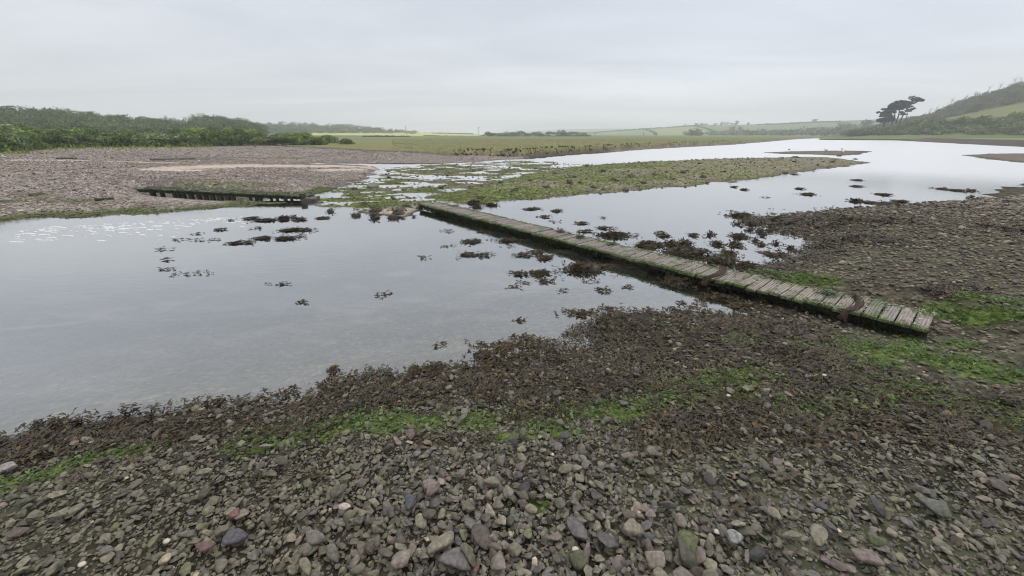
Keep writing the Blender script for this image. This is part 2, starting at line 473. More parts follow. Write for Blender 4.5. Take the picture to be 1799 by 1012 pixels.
def zones(x, y, h, D):
    """named 0..1 masks of what covers the ground"""
    z = {}
    mx = lambda L, **k: np.max([stroke(p, wd, x, y, seed=7 * i, **k) for i, (p, wd) in enumerate(L)], 0)
    nearland = (D['N'] > -0.5)
    z['green'] = np.where(nearland, mx(GREEN_NEAR, nz=1.1, ns=0.22), 0)
    band = 0.35 + 0.2 * fbm(x, y, 0.8, 3, 88)
    nb = (1 - sstep(band, band + 0.35, D['N'])) * sstep(-0.25, -0.02, D['N'])
    nb = nb * (1 - sstep(4.0, 5.0, np.hypot(x, y)) * 0.55)
    z['weed'] = np.where(nearland, np.maximum(nb, 0.9 * mx(WEED_NEAR, nz=0.9, ns=0.35)), 0)
    z['sand'] = np.maximum(mx(SAND_W, nz=0.6, ns=2.5), sstep(0.02, 0.25, D['S']))
    z['oliveL'] = mx(OLIVE_L, nz=0.7, ns=1.2)
    z['grassL'] = mx(GRASSY_L, nz=0.6, ns=2.0)
    z['darkL'] = mx(DARK_L, nz=0.6, ns=0.6, soft=0.3)
    z['greenL'] = sstep(-0.1, 0.05, D['L']) * (1 - sstep(0.35, 0.9, D['L'] + 0.3 * fbm(x, y, .8, 3, 5))) * (x < -3) * (y < 16)
    m = np.clip(fbm(x, y * 1.8, 2.2, 4, 61) * 2.0 + 0.58, 0, 1)
    bw = np.maximum(sstep(-0.1, 0.1, D['B']), sstep(-0.15, 0.1, D['W']))
    right = sstep(5.0, 16.0, x)
    z['greenB'] = bw * m * (1 - 0.85 * right)
    z['bar'] = bw
    z['marsh'] = sstep(1.4, 2.3, D['M'])
    z['bankR'] = sstep(8, 14, D['R'])
    return z


Z = zones(gx, gy, H, D)


def lerp(c, k, m): return c * (1 - m[:, None]) + np.array(k) * m[:, None]


n_a = fbm(gx, gy, 1.2, 4, 21); n_b = fbm(gx, gy, 6.0, 4, 22); n_c = fbm(gx, gy, 0.25, 3, 23)
C = np.empty((len(gx), 3)); C[:] = (0.085, 0.076, 0.056); C[gr < 4.2] = (0.04, 0.035, 0.026)  # ground close by darkened, painting the shade in gaps between stones
C = lerp(C, (0.085, 0.088, 0.055), sstep(-0.1, 0.5, n_a) * (D['N'] > -1))
isL = sstep(-1.5, 0.0, D['L']) * (D['L'] > D['N'])
C = lerp(C, (0.27, 0.235, 0.215), isL)
C = lerp(C, (0.19, 0.165, 0.152), isL * sstep(0.0, 0.6, n_b))
C = lerp(C, (0.15, 0.15, 0.085), isL * 0.7 * Z['oliveL'])
C = lerp(C, (0.19, 0.25, 0.06), isL * Z['grassL'])
C = lerp(C, (0.07, 0.062, 0.055), isL * 0.9 * Z['darkL'])
C = lerp(C, (0.10, 0.13, 0.035), isL * 0.85 * Z['greenL'])
C = lerp(C, (0.21, 0.19, 0.14), Z['bar'])
C = lerp(C, (0.19, 0.17, 0.125), Z['bar'] * sstep(0.0, 0.5, fbm(gx, gy * 2, 1.5, 4, 63)))
C = lerp(C, (0.20, 0.235, 0.075), Z['greenB'] * 0.95)
C = lerp(C, (0.46, 0.385, 0.325), Z['sand'])
for k in ('B2', 'R2'):
    C = lerp(C, (0.16, 0.145, 0.115), sstep(-0.3, 0.3, D[k]))
mud = sstep(-2, 0.2, D['M']) * (1 - Z['marsh'])
C = lerp(C, (0.21, 0.18, 0.15), mud * sstep(8, 14, gx)); C = lerp(C, (0.085, 0.073, 0.06), mud * (gx > 1) * (1 - sstep(8, 14, gx))); C = lerp(C, (0.105, 0.09, 0.07), mud * sstep(0.55, 0.8, H + 0.55 - 0.2 * n_a) * (D['M'] > 0.8))
C = lerp(C, (0.185, 0.188, 0.08), Z['marsh'])
C = lerp(C, (0.215, 0.185, 0.10), Z['marsh'] * sstep(0.05, 0.45, fbm(gx, gy * 2.5, 14, 4, 66)))
C = lerp(C, (0.13, 0.17, 0.07), Z['marsh'] * sstep(70, 160, gr) * 0.6)
C = lerp(C, (0.085, 0.072, 0.06), sstep(-1, 0.5, D['R']) * (D['R'] > D['M']))
C = lerp(C, (0.20, 0.215, 0.095), Z['bankR'] * (D['R'] > D['M']))
C = lerp(C, (0.10, 0.15, 0.028), Z['green'] * 0.8)
C = lerp(C, (0.048, 0.040, 0.026), Z['weed'] * 0.85)
wet = (1 - sstep(0.01, 0.07, H)) * (1 - Z['weed'])
C *= (1 - 0.35 * wet)[:, None]
C *= (1 + 0.18 * n_c)[:, None]
C = lerp(C, (0.22, 0.195, 0.135), (D['N'] > -2.5) * sstep(0.0, 0.06, -H) * (D['L'] < -2) * (D['W'] < -.5) * (D['B'] < -.5))
stony = np.clip(1 - Z['marsh'] - 0.7 * Z['sand'] - Z['bankR'] - Z['grassL'], 0, 1)

nr, ntk = RR.shape
ii = np.arange(nr - 1)[:, None] * ntk; jj = np.arange(ntk)[None]; j2 = (jj + 1) % ntk
Q = np.stack([ii + jj, ii + j2, ii + ntk + j2, ii + ntk + jj], -1).reshape(-1, 4)[:, ::-1]
Vg = np.stack([gx, gy, H], 1); Vg = np.vstack([Vg, [0, 0, H[:ntk].mean()]]); Cg = np.vstack([C, C[:1]])
fan = np.stack([np.full(ntk, len(gx)), np.arange(ntk), (np.arange(ntk) + 1) % ntk], 1)[:, ::-1]

m_ground, nt, b = new_mat('shore_mat', 0.85, 0.06)
a = nd(nt, 'ShaderNodeAttribute', attribute_name='Col'); st = nd(nt, 'ShaderNodeAttribute', attribute_name='stony')
tc = nd(nt, 'ShaderNodeTexCoord')
vo = nd(nt, 'ShaderNodeTexVoronoi'); vo.inputs['Scale'].default_value = 22; vo.inputs['Randomness'].default_value = 1
v2 = nd(nt, 'ShaderNodeTexVoronoi'); v2.inputs['Scale'].default_value = 6.5
no = nd(nt, 'ShaderNodeTexNoise'); no.inputs['Scale'].default_value = 9; no.inputs['Detail'].default_value = 8
for k in (vo, v2, no): nt.links.new(tc.outputs['Object'], k.inputs['Vector'])
sv = nd(nt, 'ShaderNodeSeparateColor'); nt.links.new(vo.outputs['Color'], sv.inputs[0])
s2 = nd(nt, 'ShaderNodeSeparateColor'); nt.links.new(v2.outputs['Color'], s2.inputs[0])
r1 = ramp(nt, sv.outputs[0], [(0.0, (0.55, 0.56, 0.52)), (0.5, (0.95, 0.95, 0.95)), (0.9, (1.3, 1.25, 1.2)), (1.0, (1.9, 1.85, 1.75))])
r2 = ramp(nt, s2.outputs[1], [(0.0, grey(0.75)), (0.6, grey(1.02)), (1.0, grey(1.35))])
rn = ramp(nt, no.outputs[0], [(0.25, grey(0.7)), (0.75, grey(1.3))])
stn = mul(nt, r1.outputs[0], r2.outputs[0])
det = mul(nt, rn.outputs[0], stn.outputs[2], 'MIX'); nt.links.new(st.outputs['Fac'], det.inputs[0])
fin = mul(nt, a.outputs['Color'], det.outputs[2]); nt.links.new(fin.outputs[2], b.inputs['Base Color'])
hgt = mth(nt, 'MULTIPLY', mth(nt, 'SUBTRACT', 1.0, vo.outputs['Distance']), st.outputs['Fac'])
bp = nd(nt, 'ShaderNodeBump'); bp.inputs['Strength'].default_value = 0.8; bp.inputs['Distance'].default_value = 0.03
nt.links.new(mth(nt, 'ADD', hgt, mth(nt, 'MULTIPLY', no.outputs[0], 0.6)), bp.inputs['Height']); nt.links.new(bp.outputs[0], b.inputs['Normal'])
g = link('ground', mesh_np('ground', Vg, [Q, fan], Cg, m_ground, True, {'stony': np.append(stony, 1)}))
tag(g, 'stony tidal shore, sandy spit, gravel bank and grassy marsh around the estuary', 'ground', kind='structure')

# ------------------------------------------------------------------ water: one level sheet at z = 0, carrying the depth of the bed below it
wr = np.exp(np.linspace(math.log(1.2), math.log(420), 420)); wt = np.radians(np.linspace(-76, 76, 520))
WT, WR = np.meshgrid(wt, wr); wx, wy = (WR * np.sin(WT)).ravel(), (WR * np.cos(WT)).ravel()
hw, _d = terrain(wx, wy)
k, kt = WR.shape
ii = np.arange(k - 1)[:, None] * kt; jj = np.arange(kt - 1)[None]
Qw = np.stack([ii + jj, ii + jj + 1, ii + kt + jj + 1, ii + kt + jj], -1).reshape(-1, 4)[:, ::-1]
hq = hw[Qw].min(1); Qw = Qw[hq < 0.06]                      # only where there is a bed to cover
use = np.unique(Qw); rem = np.full(len(wx), -1); rem[use] = np.arange(len(use))
riff = np.clip(0.35 * sstep(0.1, 0.6, fbm(wx * .6 + wy * .3, wy * 1.2 - wx * .3, 3.0, 3, 95)) * (wx < 0) + sstep(15, 36, np.hypot(wx, wy)) * 1.0 + 0.7 * sstep(0.2, 0.8, fbm(wx + wy * .4, wy * 2.2, 5, 3, 91)) * (wx < -0.5) * (wy < 14) +
               0.9 * sstep(-0.3, 0.5, _d['W']), 0, 1)
m_water, nt, b = new_mat('water_mat', 0.4, 0.0)
dp = nd(nt, 'ShaderNodeAttribute', attribute_name='depth'); rf = nd(nt, 'ShaderNodeAttribute', attribute_name='ripple')
tc = nd(nt, 'ShaderNodeTexCoord')
mp = nd(nt, 'ShaderNodeMapping'); mp.inputs['Rotation'].default_value = (0, 0, math.radians(28)); mp.inputs['Scale'].default_value = (1.0, 2.6, 1.0)
nt.links.new(tc.outputs['Object'], mp.inputs[0])
nb_ = nd(nt, 'ShaderNodeTexNoise'); nb_.inputs['Scale'].default_value = 0.9; nb_.inputs['Detail'].default_value = 6; nb_.inputs['Distortion'].default_value = 1.2
nt.links.new(mp.outputs[0], nb_.inputs['Vector'])
body = ramp(nt, nb_.outputs[0], [(0.35, (0.030, 0.044, 0.036)), (0.52, (0.055, 0.066, 0.050)), (0.68, (0.20, 0.175, 0.135))])
nt.links.new(body.outputs[0], b.inputs['Base Color'])
tr = nd(nt, 'ShaderNodeBsdfTransparent'); tr.inputs[0].default_value = (0.78, 0.78, 0.70, 1)
al = mth(nt, 'SUBTRACT', 1.0, mth(nt, 'POWER', 2.718, mth(nt, 'MULTIPLY', dp.outputs['Fac'], -2.2)))
m1 = nd(nt, 'ShaderNodeMixShader'); nt.links.new(al, m1.inputs[0]); nt.links.new(tr.outputs[0], m1.inputs[1]); nt.links.new(b.outputs[0], m1.inputs[2])
wv = nd(nt, 'ShaderNodeTexNoise'); wv.inputs['Scale'].default_value = 5.0; wv.inputs['Detail'].default_value = 4; wv.inputs['Distortion'].default_value = 0.5
mp2 = nd(nt, 'ShaderNodeMapping'); mp2.inputs['Rotation'].default_value = (0, 0, math.radians(-20)); mp2.inputs['Scale'].default_value = (0.6, 2.2, 1.0)
nt.links.new(tc.outputs['Object'], mp2.inputs[0]); nt.links.new(mp2.outputs[0], wv.inputs['Vector'])
bp = nd(nt, 'ShaderNodeBump'); bp.inputs['Distance'].default_value = 0.010
nt.links.new(wv.outputs[0], bp.inputs['Height']); nt.links.new(mth(nt, 'ADD', mth(nt, 'MULTIPLY', rf.outputs['Fac'], 0.5), 0.11), bp.inputs['Strength'])
gl = nd(nt, 'ShaderNodeBsdfGlossy'); nt.links.new(mth(nt, 'ADD', mth(nt, 'MULTIPLY', rf.outputs['Fac'], 0.33), 0.03), gl.inputs['Roughness']); nt.links.new(bp.outputs[0], gl.inputs['Normal'])
lw = nd(nt, 'ShaderNodeLayerWeight'); lw.inputs['Blend'].default_value = 0.5; nt.links.new(bp.outputs[0], lw.inputs['Normal'])
fr = mth(nt, 'MINIMUM', mth(nt, 'ADD', mth(nt, 'MULTIPLY', mth(nt, 'POWER', lw.outputs['Facing'], 2.0), 1.06), 0.13), 1.0)
m2 = nd(nt, 'ShaderNodeMixShader'); nt.links.new(fr, m2.inputs[0]); nt.links.new(m1.outputs[0], m2.inputs[1]); nt.links.new(gl.outputs[0], m2.inputs[2])
nt.links.new(m2.outputs[0], nt.nodes['Material Output'].inputs[0])
wo = link('water', mesh_np('water', np.stack([wx[use], wy[use], 0 * use], 1), [rem[Qw]], None, m_water, True,
                           {'depth': np.clip(-hw[use], 0, 1), 'ripple': riff[use]}))
tag(wo, 'calm grey estuary water in pools and channels reflecting the overcast sky', 'water', kind='structure')

# ------------------------------------------------------------------ haze
hz = MB(); hz.box(-2150, 2150, -2150, 2150, -2.2, 110)
m_hz = bpy.data.materials.new('haze_mat'); m_hz.use_nodes = True; nt = m_hz.node_tree; nt.nodes.clear()
out = nd(nt, 'ShaderNodeOutputMaterial'); pv = nd(nt, 'ShaderNodeVolumePrincipled')
pv.inputs['Color'].default_value = (0.96, 0.965, 1.0, 1); pv.inputs['Density'].default_value = 0.0009; pv.inputs['Anisotropy'].default_value = 0.0
nt.links.new(pv.outputs[0], out.inputs['Volume'])
ho = hz.build('haze', m_hz); tag(ho, 'pale damp haze veiling the far fields and hills', 'haze', kind='stuff')
# ------------------------------------------------------------------ hills: real slopes at their own distances
def interp(pts, x):
    p = np.array(pts, float); return np.interp(x, p[:, 0], p[:, 1])


class Hill:
    """rows of (distance, photo height along the slope); the slope runs from the first row up to the last and falls away behind it"""
    def __init__(s, x0, x1, rows, rough=0.0, seed=0):
        s.rows, s.x0, s.x1 = rows, x0, x1; s.rough = rough; s.seed = seed

    def r_of(s, px, py):
        ys = np.array([float(interp(y, px)) for _, y in s.rows]); rs = np.array([r for r, _ in s.rows])
        o = np.argsort(ys); return float(np.interp(py, ys[o], rs[o]))

    def surf(s, px, py):
        return np.array(at_r(px, py, s.r_of(px, py)), float)

    def build(s, name, colf, label, sub=10):
        px = np.arange(s.x0, s.x1 + 1, 4.0); G = []; T = []
        r0, y0 = s.rows[0]
        x, y, z = at_r(px, interp(y0, px), r0); n = np.hypot(x, y)
        G.append(np.stack([x / n * r0 * .93, y / n * r0 * .93, 0 * z + 0.3], 1)); T.append((0, 0))
        for k in range(len(s.rows) - 1):
            ra, ya = s.rows[k]; rb, yb = s.rows[k + 1]
            for q in range(sub + (k == len(s.rows) - 2)):
                f = q / sub; r = ra + (rb - ra) * f
                yy = interp(ya, px) * (1 - f) + interp(yb, px) * f
                x, y, z = at_r(px, yy, r)
                z = z + s.rough * fbm(x, y, 25, 3, s.seed) * math.sin(math.pi * min(1, f * (k == len(s.rows) - 2) if k else f))
                G.append(np.stack([x, y, z], 1)); T.append((k, f))
        top = G[-1]; rb = s.rows[-1][0]
        for m, dz in ((1.02, 0.0), (1.08, 0.25), (1.15, 0.8)):
            e = top.copy(); e[:, :2] *= m; e[:, 2] = top[:, 2] * (1 - dz) - 0.2; G.append(e); T.append((len(s.rows) - 2, 1.0))
        V = np.concatenate(G); n = len(px); k = len(G)
        ii = np.arange(k - 1)[:, None] * n; jj = np.arange(n - 1)[None]
        Q = np.stack([ii + jj, ii + jj + 1, ii + n + jj + 1, ii + n + jj], -1).reshape(-1, 4)
        C = np.concatenate([np.array([colf(p, t) for p in px]) for t in T])
        C = C * (1 + 0.10 * fbm(V[:, 0], V[:, 1], 12, 3, 4))[:, None]
        o = link(name, mesh_np(name, V, [Q], np.clip(C, 0, 1), M_FIELD, True))
        return tag(o, label, 'hill', kind='structure')


PALE = (0.18, 0.235, 0.11); MID = (0.145, 0.195, 0.085); YEL = (0.43, 0.45, 0.19); SCR = (0.10, 0.125, 0.06)
far_hill = Hill(800, 1400, [(1500, [(800, 241), (1400, 241)]), (1750, [(800, 239), (850, 236.5), (900, 233), (940, 230.5), (1000, 227.2), (1050, 226), (1110, 226), (1170, 229), (1250, 233), (1400, 238)])])
far_hill.build('hill', lambda p, t: PALE if p > 940 else MID, 'faintest pale green hill on the horizon behind the marsh')
farm_hill = Hill(900, 1660, [(560, [(900, 240.5), (1660, 239)]), (900, [(900, 240.5), (950, 238.5), (1000, 236), (1050, 232), (1100, 228.5), (1150, 225), (1200, 222), (1240, 219.8), (1300, 219.2),
                                                               (1350, 217.6), (1400, 214.6), (1430, 213.4), (1500, 211.5), (1560, 209), (1620, 205), (1660, 203)])])
farm_hill.build('hill', lambda p, t: (PALE if p < 1150 else (0.225, 0.27, 0.105) if p < 1245 else MID if p < 1330 else PALE if p < 1420 and t[1] < .5 else (0.135, 0.19, 0.085)),
                'hedged green farmland hill rising behind the river, farmhouse on its crest')
left_hill = Hill(-260, 470, [(105, [(-260, 246), (470, 250)]), (190, [(-260, 203), (0, 201), (70, 202), (100, 203), (150, 209), (200, 213), (250, 216.5), (310, 219), (335, 219), (352, 212), (370, 210), (400, 214), (440, 221), (470, 228)])], 0.6, 3)
left_hill.build('hill', lambda p, t: SCR, 'low wooded hill behind the scrub on the far bank')
mid_hill = Hill(380, 760, [(330, [(380, 244), (760, 243)]), (470, [(380, 226), (455, 221.5), (480, 219.5), (516, 218.5), (560, 222.5), (600, 223), (640, 227), (680, 231), (715, 234), (760, 237)])])
mid_hill.build('hill', lambda p, t: SCR, 'hazy wooded ridge beyond the bright yellow field')
field = Hill(540, 960, [(150, [(540, 247.5), (905, 246.5), (960, 245)]), (200, [(540, 243.5), (960, 243)]),
                        (250, [(540, 238), (640, 239.2), (760, 240.8), (905, 242.3), (960, 242.8)]),
                        (300, [(540, 237), (640, 237.4), (760, 239.2), (905, 242), (960, 242.6)]), (420, [(540, 232), (600, 231.5), (680, 231.4), (760, 233.2), (830, 235), (905, 241.5), (960, 242.4)])])
field.build('hill', lambda p, t: ((0.165, 0.20, 0.085), (0.10, 0.175, 0.06), (0.21, 0.205, 0.115), YEL)[t[0]], 'gentle rise with a bright yellow-green field above darker crops')
R_TOP = [(1440, 240), (1490, 235), (1520, 229), (1545, 222), (1570, 217), (1600, 211), (1625, 205.5), (1650, 196.5), (1675, 184), (1700, 176), (1725, 169), (1750, 162), (1775, 155), (1799, 149), (1860, 128), (1960, 104)]
R_G1 = [(1440, 240.3), (1490, 237), (1520, 233), (1570, 226), (1600, 218), (1650, 211), (1700, 200), (1750, 189), (1799, 179), (1960, 150)]
R_G0 = [(1440, 240.6), (1490, 238.5), (1520, 235.5), (1570, 231), (1600, 223), (1640, 219), (1700, 214), (1750, 211), (1799, 210), (1960, 205)]
R_B = [(1440, 243.8), (1475, 242.2), (1500, 239.8), (1540, 238), (1640, 237.5), (1700, 237.2), (1799, 237), (1960, 237)]
right_hill = Hill(1440, 1960, [(210, R_B), (232, R_G0), (300, R_G1), (370, R_TOP)], 0.4, 8)
right_hill.build('hill', lambda p, t: ((0.13, 0.165, 0.065), (0.165, 0.175, 0.078) if p > 1600 else (0.12, 0.13, 0.07), (0.10, 0.105, 0.065))[t[0]],
                 'steep grass and scrub hillside falling to the river at the right')


# ------------------------------------------------------------------ foliage
def leaf_quads(P, N, size, c, el=1.5, cj=0.15):
    """n small leaf clump faces at points P, facing roughly along N"""
    n = len(P)
    N = N + rng.normal(0, 0.7, (n, 3)); N /= np.linalg.norm(N, axis=1)[:, None] + 1e-9
    A = np.cross(N, rng.normal(0, 1, (n, 3))); A /= np.linalg.norm(A, axis=1)[:, None] + 1e-9
    B = np.cross(N, A)
    s = size * rng.uniform(0.55, 1.35, n)[:, None]
    a = A * s * el * 0.5; b = B * s * 0.5
    V = np.stack([P - a, P - b * 0.9 + N * s * .1, P + a, P + b * 0.9], 1).reshape(-1, 3)
    F = np.arange(4 * n).reshape(n, 4)
    cc = np.array(c)[None] if np.ndim(c) == 1 else np.asarray(c)
    C = np.repeat(np.clip(cc * (1 + rng.normal(0, cj, (n, 1))), 0.004, 1) * np.ones((n, 3)), 4, 0)
    return V, F, C


def lobe_pts(cen, rad, n, low=-0.5):
    d = rng.normal(0, 1, (n * 2, 3)); d /= np.linalg.norm(d, axis=1)[:, None]; d = d[d[:, 2] > low][:n]
    k = rng.uniform(0.72, 1.05, (len(d), 1))
    return np.array(cen) + d * k * np.array(rad), d


def bush_mesh(wd, dp, ht, base, nl=11, leaf=0.16, per=170, flower=0.0, seed=0):
    mb = MB()
    for i in range(nl):
        a = rng.uniform(0, 2 * math.pi); q = math.sqrt(rng.uniform(0, 1)) * 0.72
        cx, cy = q * math.cos(a) * wd / 2, q * math.sin(a) * dp / 2
        top = ht * (1 - 0.55 * q * q) * rng.uniform(0.75, 1.0)
        rad = (wd * rng.uniform(.17, .27), dp * rng.uniform(.17, .27), ht * rng.uniform(.20, .33))
        P, N = lobe_pts((cx, cy, top - rad[2]), rad, per)
        c = np.array(base) * 2.1 * rng.uniform(0.6, 1.4) * np.array([rng.uniform(.9, 1.15), 1, rng.uniform(.8, 1.1)])
        c = np.repeat(c[None], len(P), 0)
        if flower:
            f = (rng.uniform(0, 1, len(P)) < flower) & (N[:, 2] > 0.3); c[f] = (0.5, 0.5, 0.4)
        mb.add(*leaf_quads(P, N, leaf, c))
    n = per * 3                                              # skirt of low growth down to the ground
    a = rng.uniform(0, 2 * math.pi, n); q = rng.uniform(0.55, 1.0, n)
    P = np.stack([q * np.cos(a) * wd * .52, q * np.sin(a) * dp * .52, rng.uniform(0, 0.5, n) * ht * (1.25 - q * .7)], 1)
    mb.add(*leaf_quads(P, np.stack([np.cos(a), np.sin(a), 0.4 + 0 * a], 1), leaf, np.array(base) * 1.7))
    return mesh_np('foliage', np.concatenate(mb.V), [np.concatenate(mb.Q)], np.concatenate(mb.C), M_LEAF, False)


def stem_mesh(ht, wd, n=6):
    mb = MB()
    for i in range(n):
        a = rng.uniform(0, 2 * math.pi); e = rng.uniform(.1, .3) * wd
        mb.tube([(0, 0, -0.15), (e * .3 * math.cos(a), e * .3 * math.sin(a), ht * .35), (e * math.cos(a), e * math.sin(a), ht * .75)], [.07, .05, .02], 5, (0.09, 0.075, 0.055))
    f = [np.concatenate(mb.T), np.concatenate(mb.Q)]
    return mesh_np('stem', np.concatenate(mb.V), f, np.concatenate(mb.C), M_BARK)


def plant(name, meshes, loc, rz, sx, sz, label, cat, group=None):
    o = empty(name, loc, rz); o.scale = (sx, sx, sz)
    tag(o, label, cat, group)
    for nm, me in meshes: link(nm, me, o)
    return o


BUSH = []
for k, (c, fl, nm) in enumerate([((0.055, 0.085, 0.028), 0, 'dark green'), ((0.075, 0.11, 0.032), 0, 'mid green'), ((0.095, 0.13, 0.04), 0, 'fresh green'), ((0.065, 0.095, 0.032), 0.0, 'deep green'),
                                ((0.088, 0.115, 0.045), 0.10, 'white flecked'), ((0.05, 0.072, 0.03), 0, 'blackish green'), ((0.10, 0.125, 0.055), 0, 'grey green')]):
    BUSH.append(([('foliage', bush_mesh(3.2, 2.8, 2.2, c, flower=fl)), ('stem', stem_mesh(2.0, 3.0))], nm))

used_labels = {}


def pick_label(cands):
    for c in cands:
        if c not in used_labels:
            used_labels[c] = 1; return c
    used_labels[cands[-1]] += 1
    return cands[-1]


# scrub along the far bank: three staggered rows whose tops follow the photographed skyline
TOPS = [(-200, 210), (0, 213), (40, 213), (70, 221), (100, 216), (150, 222), (200, 226), (250, 222), (300, 223), (350, 218), (400, 217), (440, 225), (470, 232), (490, 231), (510, 227), (530, 227), (545, 232),
        (560, 237), (575, 233), (595, 234), (612, 243), (622, 251)]
BASE = [(-200, 275), (0, 268), (60, 262), (160, 259.5), (340, 258.5), (500, 256.5), (622, 254.5)]
nb = 0
words = ['low', 'rounded', 'broad', 'tall', 'ragged', 'dense', 'leaning', 'wide']
GRP = 'scrub bushes along the far bank'
for row, (r, n) in enumerate(((33, 24), (39, 19), (47, 19))):
    for i in range(n):
        px = -120 + (735 if row == 0 else 700 if row == 1 else 680) * (i + 0.2 * rng.normal()) / (n - 1)
        if px > 612: continue
        bx, by, bz = hit([px], [interp(BASE, px)])
        rb = float(np.hypot(bx[0], by[0])); rad = rb + 2.2 + (0, 5, 12)[row] + rng.uniform(-.5, .5)
        ty = float(interp(TOPS, px)) + (9 if row == 0 else 3 if row == 1 else 0) + rng.uniform(-1, 3)
        if px > 560: ty = float(interp(TOPS, px)) + 1
        x, y, zt = (float(q) for q in at_r(px, ty, rad))
        gz = float(terrain(np.array([x]), np.array([y]))[0][0])
        ht = max(0.7, zt - gz)
        k = int(rng.integers(0, 7)); sx = rng.uniform(.75, 1.1) * (1 if px < 560 else .7)
        if row == 0: sx *= 0.85
        ms, cn = BUSH[k]
        w_ = 'tall' if ht > 2.6 else 'low' if ht < 1.5 else words[(nb * 3) % 8] if words[(nb * 3) % 8] not in ('tall', 'low', 'leaning') else 'leafy'
        rowt = ('at the edge of the shingle', 'in the far bank scrub', 'at the back of the scrub')[row]
        zone = 'near the left edge' if px < 90 else 'above the sand strip' if 280 < px < 420 else 'at the tip of the thicket' if px > 540 else 'above the old footbridge' if 230 < px < 540 else 'left of the old footbridge'
        lab = pick_label([f'{w_} {cn} bush {rowt}', f'{w_} {cn} bush {rowt} {zone}', f'{w_} {cn} bush {rowt}, {zone}'])
        plant('bush', ms, (x, y, gz - .05), rng.uniform(0, 6.28), sx, ht / 2.15, lab, 'bush', GRP)
        nb += 1
# bushes standing at the foot of the right hill
GRP2 = 'bushes along the foot of the right hill'
for i in range(34):
    px = 1520 + 330 * (i + 0.3 * rng.normal()) / 33
    f = rng.uniform(0.0, 1.0)
    py = float(interp(R_B, px)) * (1 - f * .75) + float(interp(R_G0, px)) * f * .75
    x, y, z = right_hill.surf(px, py)
    k = int(rng.integers(0, 7)); ms, cn = BUSH[k]; s = rng.uniform(1.3, 2.1) * (0.8 if px < 1600 else 1)
    lean = 'windswept' if f > .5 else 'rounded'
    lab = pick_label([f'{lean} {cn} bush on the right hillside foot', f'{lean} {cn} bush beside the green slope above the river', f'{lean} {cn} bush low on the slope {"below the pines" if px < 1640 else "below the grass field"}',
                      f'{"larger" if s > 1.7 else "smaller"} {lean} {cn} bush low on the slope {"below the pines" if px < 1640 else "below the grass field"}'])
    plant('bush', ms, (x, y, z - .3), rng.uniform(0, 6.28), s, s * rng.uniform(.8, 1.1), lab, 'bush', GRP2)


# far woods and scrub that read as one mass
def wood(name, pts, size, cols, leaf, per, label, cat='woodland'):
    mb = MB()
    for (x, y, z) in pts:
        s = size * rng.uniform(.6, 1.35); c = np.array(cols[int(rng.integers(len(cols)))]) * 1.6 * rng.uniform(.65, 1.3)
        for q in range(2):
            o = rng.normal(0, .25 * s, 3) * (1, 1, .3)
            P, N = lobe_pts((x + o[0], y + o[1], z + s * .45 + o[2]), (s * .62, s * .62, s * .5), per, -.7)
            mb.add(*leaf_quads(P, N, leaf, c * rng.uniform(.8, 1.2)))
    o = link(name, mesh_np(name, np.concatenate(mb.V), [np.concatenate(mb.Q)], np.concatenate(mb.C), M_LEAF, False))
    return tag(o, label, cat, kind='stuff')


WOODC = [(0.06, 0.085, 0.032), (0.075, 0.102, 0.04), (0.09, 0.118, 0.048), (0.06, 0.086, 0.04)]
pts = []
for _ in range(900):
    px = rng.uniform(-230, 465); f = rng.uniform(0.1, 1.0) ** .8
    py = 247 * (1 - f) + float(interp(left_hill.rows[1][1], px)) * f
    pts.append(left_hill.surf(px, py))
wood('woodland', pts, 2.2, WOODC, .34, 52, 'dark windswept woodland covering the low hill behind the scrub')
pts = []
for _ in range(500):
    px = rng.uniform(400, 735); f = rng.uniform(0.2, 1.0)
    py = 243 * (1 - f) + float(interp(mid_hill.rows[1][1], px)) * f
    pts.append(mid_hill.surf(px, py))
wood('woodland', pts, 3.4, WOODC, .6, 36, 'hazy grey-green woodland on the ridge beyond the yellow field')
pts = []
for _ in range(950):
    px = rng.uniform(1480, 1950); f = rng.uniform(0.0, 1.0)
    py = float(interp(R_G1, px)) * (1 - f) + float(interp(R_TOP, px)) * f
    pts.append(right_hill.surf(px, py))
for _ in range(260):
    px = rng.uniform(1490, 1640); f = rng.uniform(0.1, 1.0)
    py = float(interp(R_B, px)) * (1 - f) + float(interp(R_G1, px)) * f
    pts.append(right_hill.surf(px, py))
wood('scrub', pts, 2.0, [(0.08, 0.085, 0.045), (0.085, 0.10, 0.048), (0.065, 0.082, 0.04), (0.10, 0.095, 0.055), (0.085, 0.105, 0.045)], .36, 40, 'brownish green scrub covering the upper right hillside', 'scrub')
pts = []
for _ in range(300):
    px = rng.uniform(1540, 1900); f = rng.uniform(0.0, 0.9)
    py = float(interp(R_B, px)) * (1 - f) + float(interp(R_G0, px)) * f
    pts.append(right_hill.surf(px, py))
wood('scrub', pts, 1.7, [(0.10, 0.145, 0.045), (0.125, 0.175, 0.055), (0.08, 0.115, 0.04), (0.15, 0.165, 0.07)], .4, 30, 'leafy green scrub along the foot of the right hillside', 'scrub')
